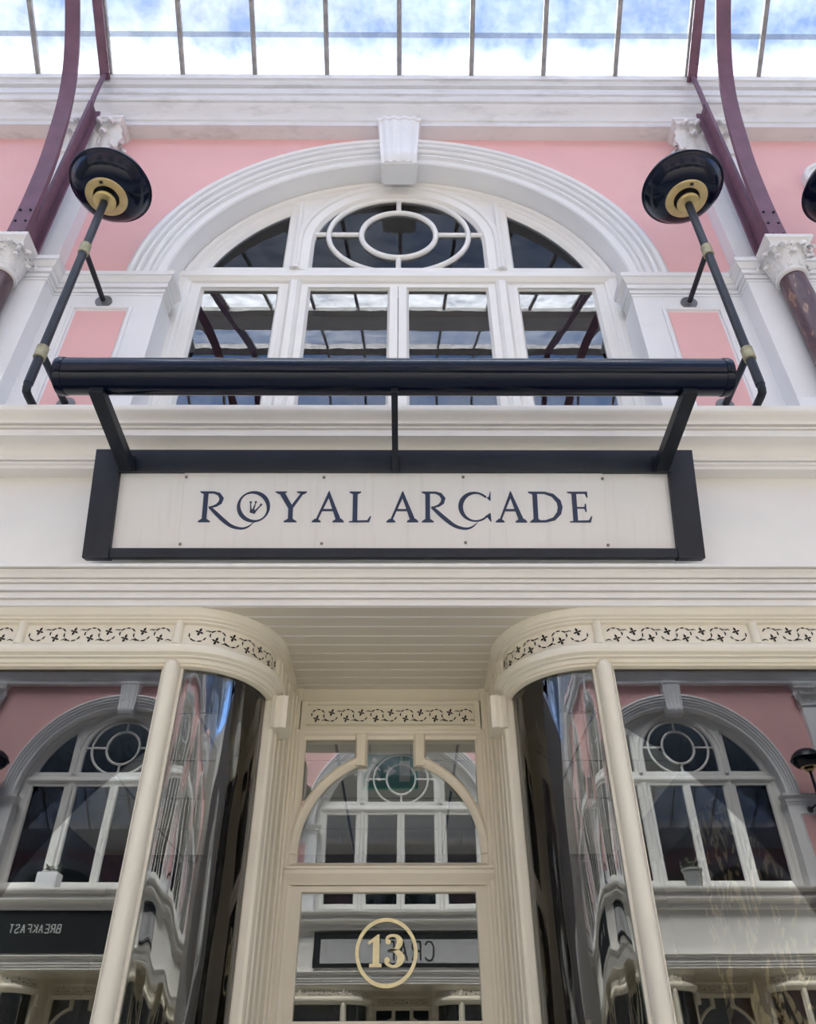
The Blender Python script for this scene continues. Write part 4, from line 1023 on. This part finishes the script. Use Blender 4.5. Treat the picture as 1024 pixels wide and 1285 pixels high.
# signs across the arcade, read in the glass
def text_sign(name, x, lab, word, panel, ink, w_, h, framed, size, lift=0., shift=0., z=3.62):
    r = empty(name, (x, -WID+.14, z), pi); tag(r, lab, 'sign')
    if framed:
        MB().box(-w_/2, w_/2, -.03, .005, -h/2, h/2).build('frame_board', 'black', r, smooth=0); MB().box(-w_/2+.1, w_/2-.1, -.034, -.028, -h/2+.05, h/2-.09).build('name_panel', panel, r, smooth=0)
    else:
        MB().box(-w_/2, w_/2, -.03, .005, -h/2, h/2).build('name_panel', panel, r, smooth=0)
    # block capitals built from bars on a 3 x 5 grid
    F_ = {'C': [(0, 1, 0, 3), (0, 3, .6, 4), (.6, 4, 1.5, 4), (1.5, 4, 2, 3.3), (0, 1, .6, 0), (.6, 0, 1.5, 0), (1.5, 0, 2, .7)], 'R': [(0, 0, 0, 4), (0, 4, 1.4, 4), (1.4, 4, 1.9, 3.4), (1.9, 3.4, 1.9, 2.6), (1.9, 2.6, 1.4, 2), (0, 2, 1.4, 2), (1, 2, 2, 0)], 'A': [(0, 0, 1, 4), (1, 4, 2, 0), (.4, 1.5, 1.6, 1.5)], 'F': [(0, 0, 0, 4), (0, 4, 2, 4), (0, 2, 1.5, 2)],
          'T': [(1, 0, 1, 4), (0, 4, 2, 4)], 'B': [(0, 0, 0, 4), (0, 4, 1.6, 4), (1.6, 4, 1.6, 2), (0, 2, 2, 2), (2, 2, 2, 0), (0, 0, 2, 0)], 'E': [(0, 0, 0, 4), (0, 4, 2, 4), (0, 2, 1.6, 2), (0, 0, 2, 0)], 'K': [(0, 0, 0, 4), (0, 2, 2, 4), (0.3, 2.2, 2, 0)], 'S': [(2, 3.4, 1.4, 4), (1.4, 4, .5, 4), (.5, 4, 0, 3.2), (0, 3.2, .5, 2.3), (.5, 2.3, 1.5, 1.8), (1.5, 1.8, 2, .9), (2, .9, 1.5, 0), (1.5, 0, .5, 0), (.5, 0, 0, .6)]}
    u = size/4; adv = u*3.1; xs = -adv*len(word)/2+shift
    for i, ch in enumerate(word):
        mb = MB()
        for x0, z0, x1, z1 in F_[ch]:
            for q in strk([(xs+i*adv+x0*u, lift+(z0-2)*u, u*.42), (xs+i*adv+x1*u, lift+(z1-2)*u, u*.42)]): mb.prism([(x, -.038, z) for x, z in q], (0, .006, 0))
        mb.build('letter', ink, r, smooth=0)
    return r
text_sign('shop_sign', 0, 'grey shop sign in black frame mirrored in the door glass', 'CRAFT', 'greysign', 'ink', 2.45, .44, True, .24, lift=-.02)
bk = text_sign('shop_sign', -BAY, 'black shop fascia reading BREAKFAST mirrored in the left shop window', 'BREAKFAST', 'black', 'signpic', 3.9, .54, False, .095, shift=.50, z=3.65)
mb = MB().ring([(.085, -.034), (.085, -.031), (.075, -.031), (.075, -.034)], -.55, 0, 32)
for a in (30, 90, 150): mb.prism([(-.55+q*.1*cos(radians(a))-w_*sin(radians(a)), -.034, q*.1*sin(radians(a))+w_*cos(radians(a))) for q, w_ in ((-1, -.005), (1, -.005), (1, .005), (-1, .005))], (0, .003, 0))
mb.build('round_emblem', 'signpic', bk, smooth=0)
# planters on the ledge across the arcade
pt = empty('planter', (3.87, -WID+.20, 4.10)); tag(pt, 'round grey plant tub on the far ledge mirrored in the right shop window', 'planter')
MB().lathe([(.10, 0), (.125, .20), (.138, .21), (.138, .235), (.12, .235), (.11, .18)], (0, 0, 0), 20).build('tub', 'zinc', pt)
mb = MB()
for k in range(46):
    a = random.random()*2*pi; q = .02+.11*random.random(); h = .22+.12*random.random()
    p = Vector((q*cos(a), q*sin(a), h)); d = Vector((cos(a+random.uniform(-1, 1)), sin(a+random.uniform(-1, 1)), random.uniform(.2, 1))).normalized()*.06; e = d.cross(Vector((0, 0, 1))).normalized()*.016
    mb.add([p-d*.4, p+e, p+d, p-e], [(0, 1, 2, 3)])
o = mb.build('leaves', 'leafgreen', pt, smooth=0); o['kind'] = 'stuff'
px = empty('planter', (-4.62, -WID+.20, 4.10)); tag(px, 'square pale planter box on the far ledge mirrored in the left shop window', 'planter')
MB().box(-.13, .13, -.10, .10, 0, .20).build('box', 'white', px, bevel=.006); MB().box(-.115, .115, -.085, .085, .19, .205).build('soil', 'room', px, smooth=0)
for k in range(2):
    mb = MB()
    for j in range(24):
        a = random.random()*2*pi; p = Vector((-.06+.12*k+.045*cos(a), .04*sin(a), .22+.07*random.random())); d = Vector((cos(a), sin(a), .6)).normalized()*.045; e = d.cross(Vector((0, 0, 1))).normalized()*.014
        mb.add([p-d*.4, p+e, p+d, p-e], [(0, 1, 2, 3)])
    o = mb.build('leaves', 'leafgreen', px, smooth=0); o['kind'] = 'stuff'
# words for the pieces of the setting
for o, lab, cat in ((wall, 'pink and white upper facade with arched opening, pilasters and keystone', 'wall'), (wn, 'cream shopfronts of the neighbouring bays', 'wall'), (wo, 'facade across the arcade seen only mirrored in the glass', 'wall'), (win, 'white arched window with oval tracery above the black sign light', 'window'),
                    (shopL, 'left shop window with cream curved corner, fretwork frieze and bent glass', 'window'), (shopR, 'right shop window with cream curved corner, fretwork frieze and bent glass', 'window'), (door, 'cream recessed shop door with keyhole fanlight and gold number 13', 'door'),
                    (rc, 'cream boarded ceiling of the door recess', 'ceiling'), (ic, 'grey tiled ceiling inside the shop', 'ceiling'), (roof, 'dusty glass roof of the arcade with thin grey glazing bars', 'roof'), (trim1, 'weathered white cornice under the glass roof', 'cornice'), (trim2, 'white moulded sill cornice below the arched window', 'cornice'),
                    (trim3, 'white moulded ledge between the sign and the shop windows', 'cornice'), (fl, 'pale stone paving of the arcade', 'floor'), (inner, 'dark walls inside the shop and the rooms above', 'wall'), (w2, 'neighbouring arched window cut off at the right edge', 'window'), (w3, 'neighbouring arched window beyond the left edge', 'window')):
    tag(o, lab, cat)
for nm, lab in (('wall_left', 'end wall of the arcade to the left'), ('wall_right', 'end wall of the arcade to the right')): tag(bpy.data.objects[nm], lab, 'wall')
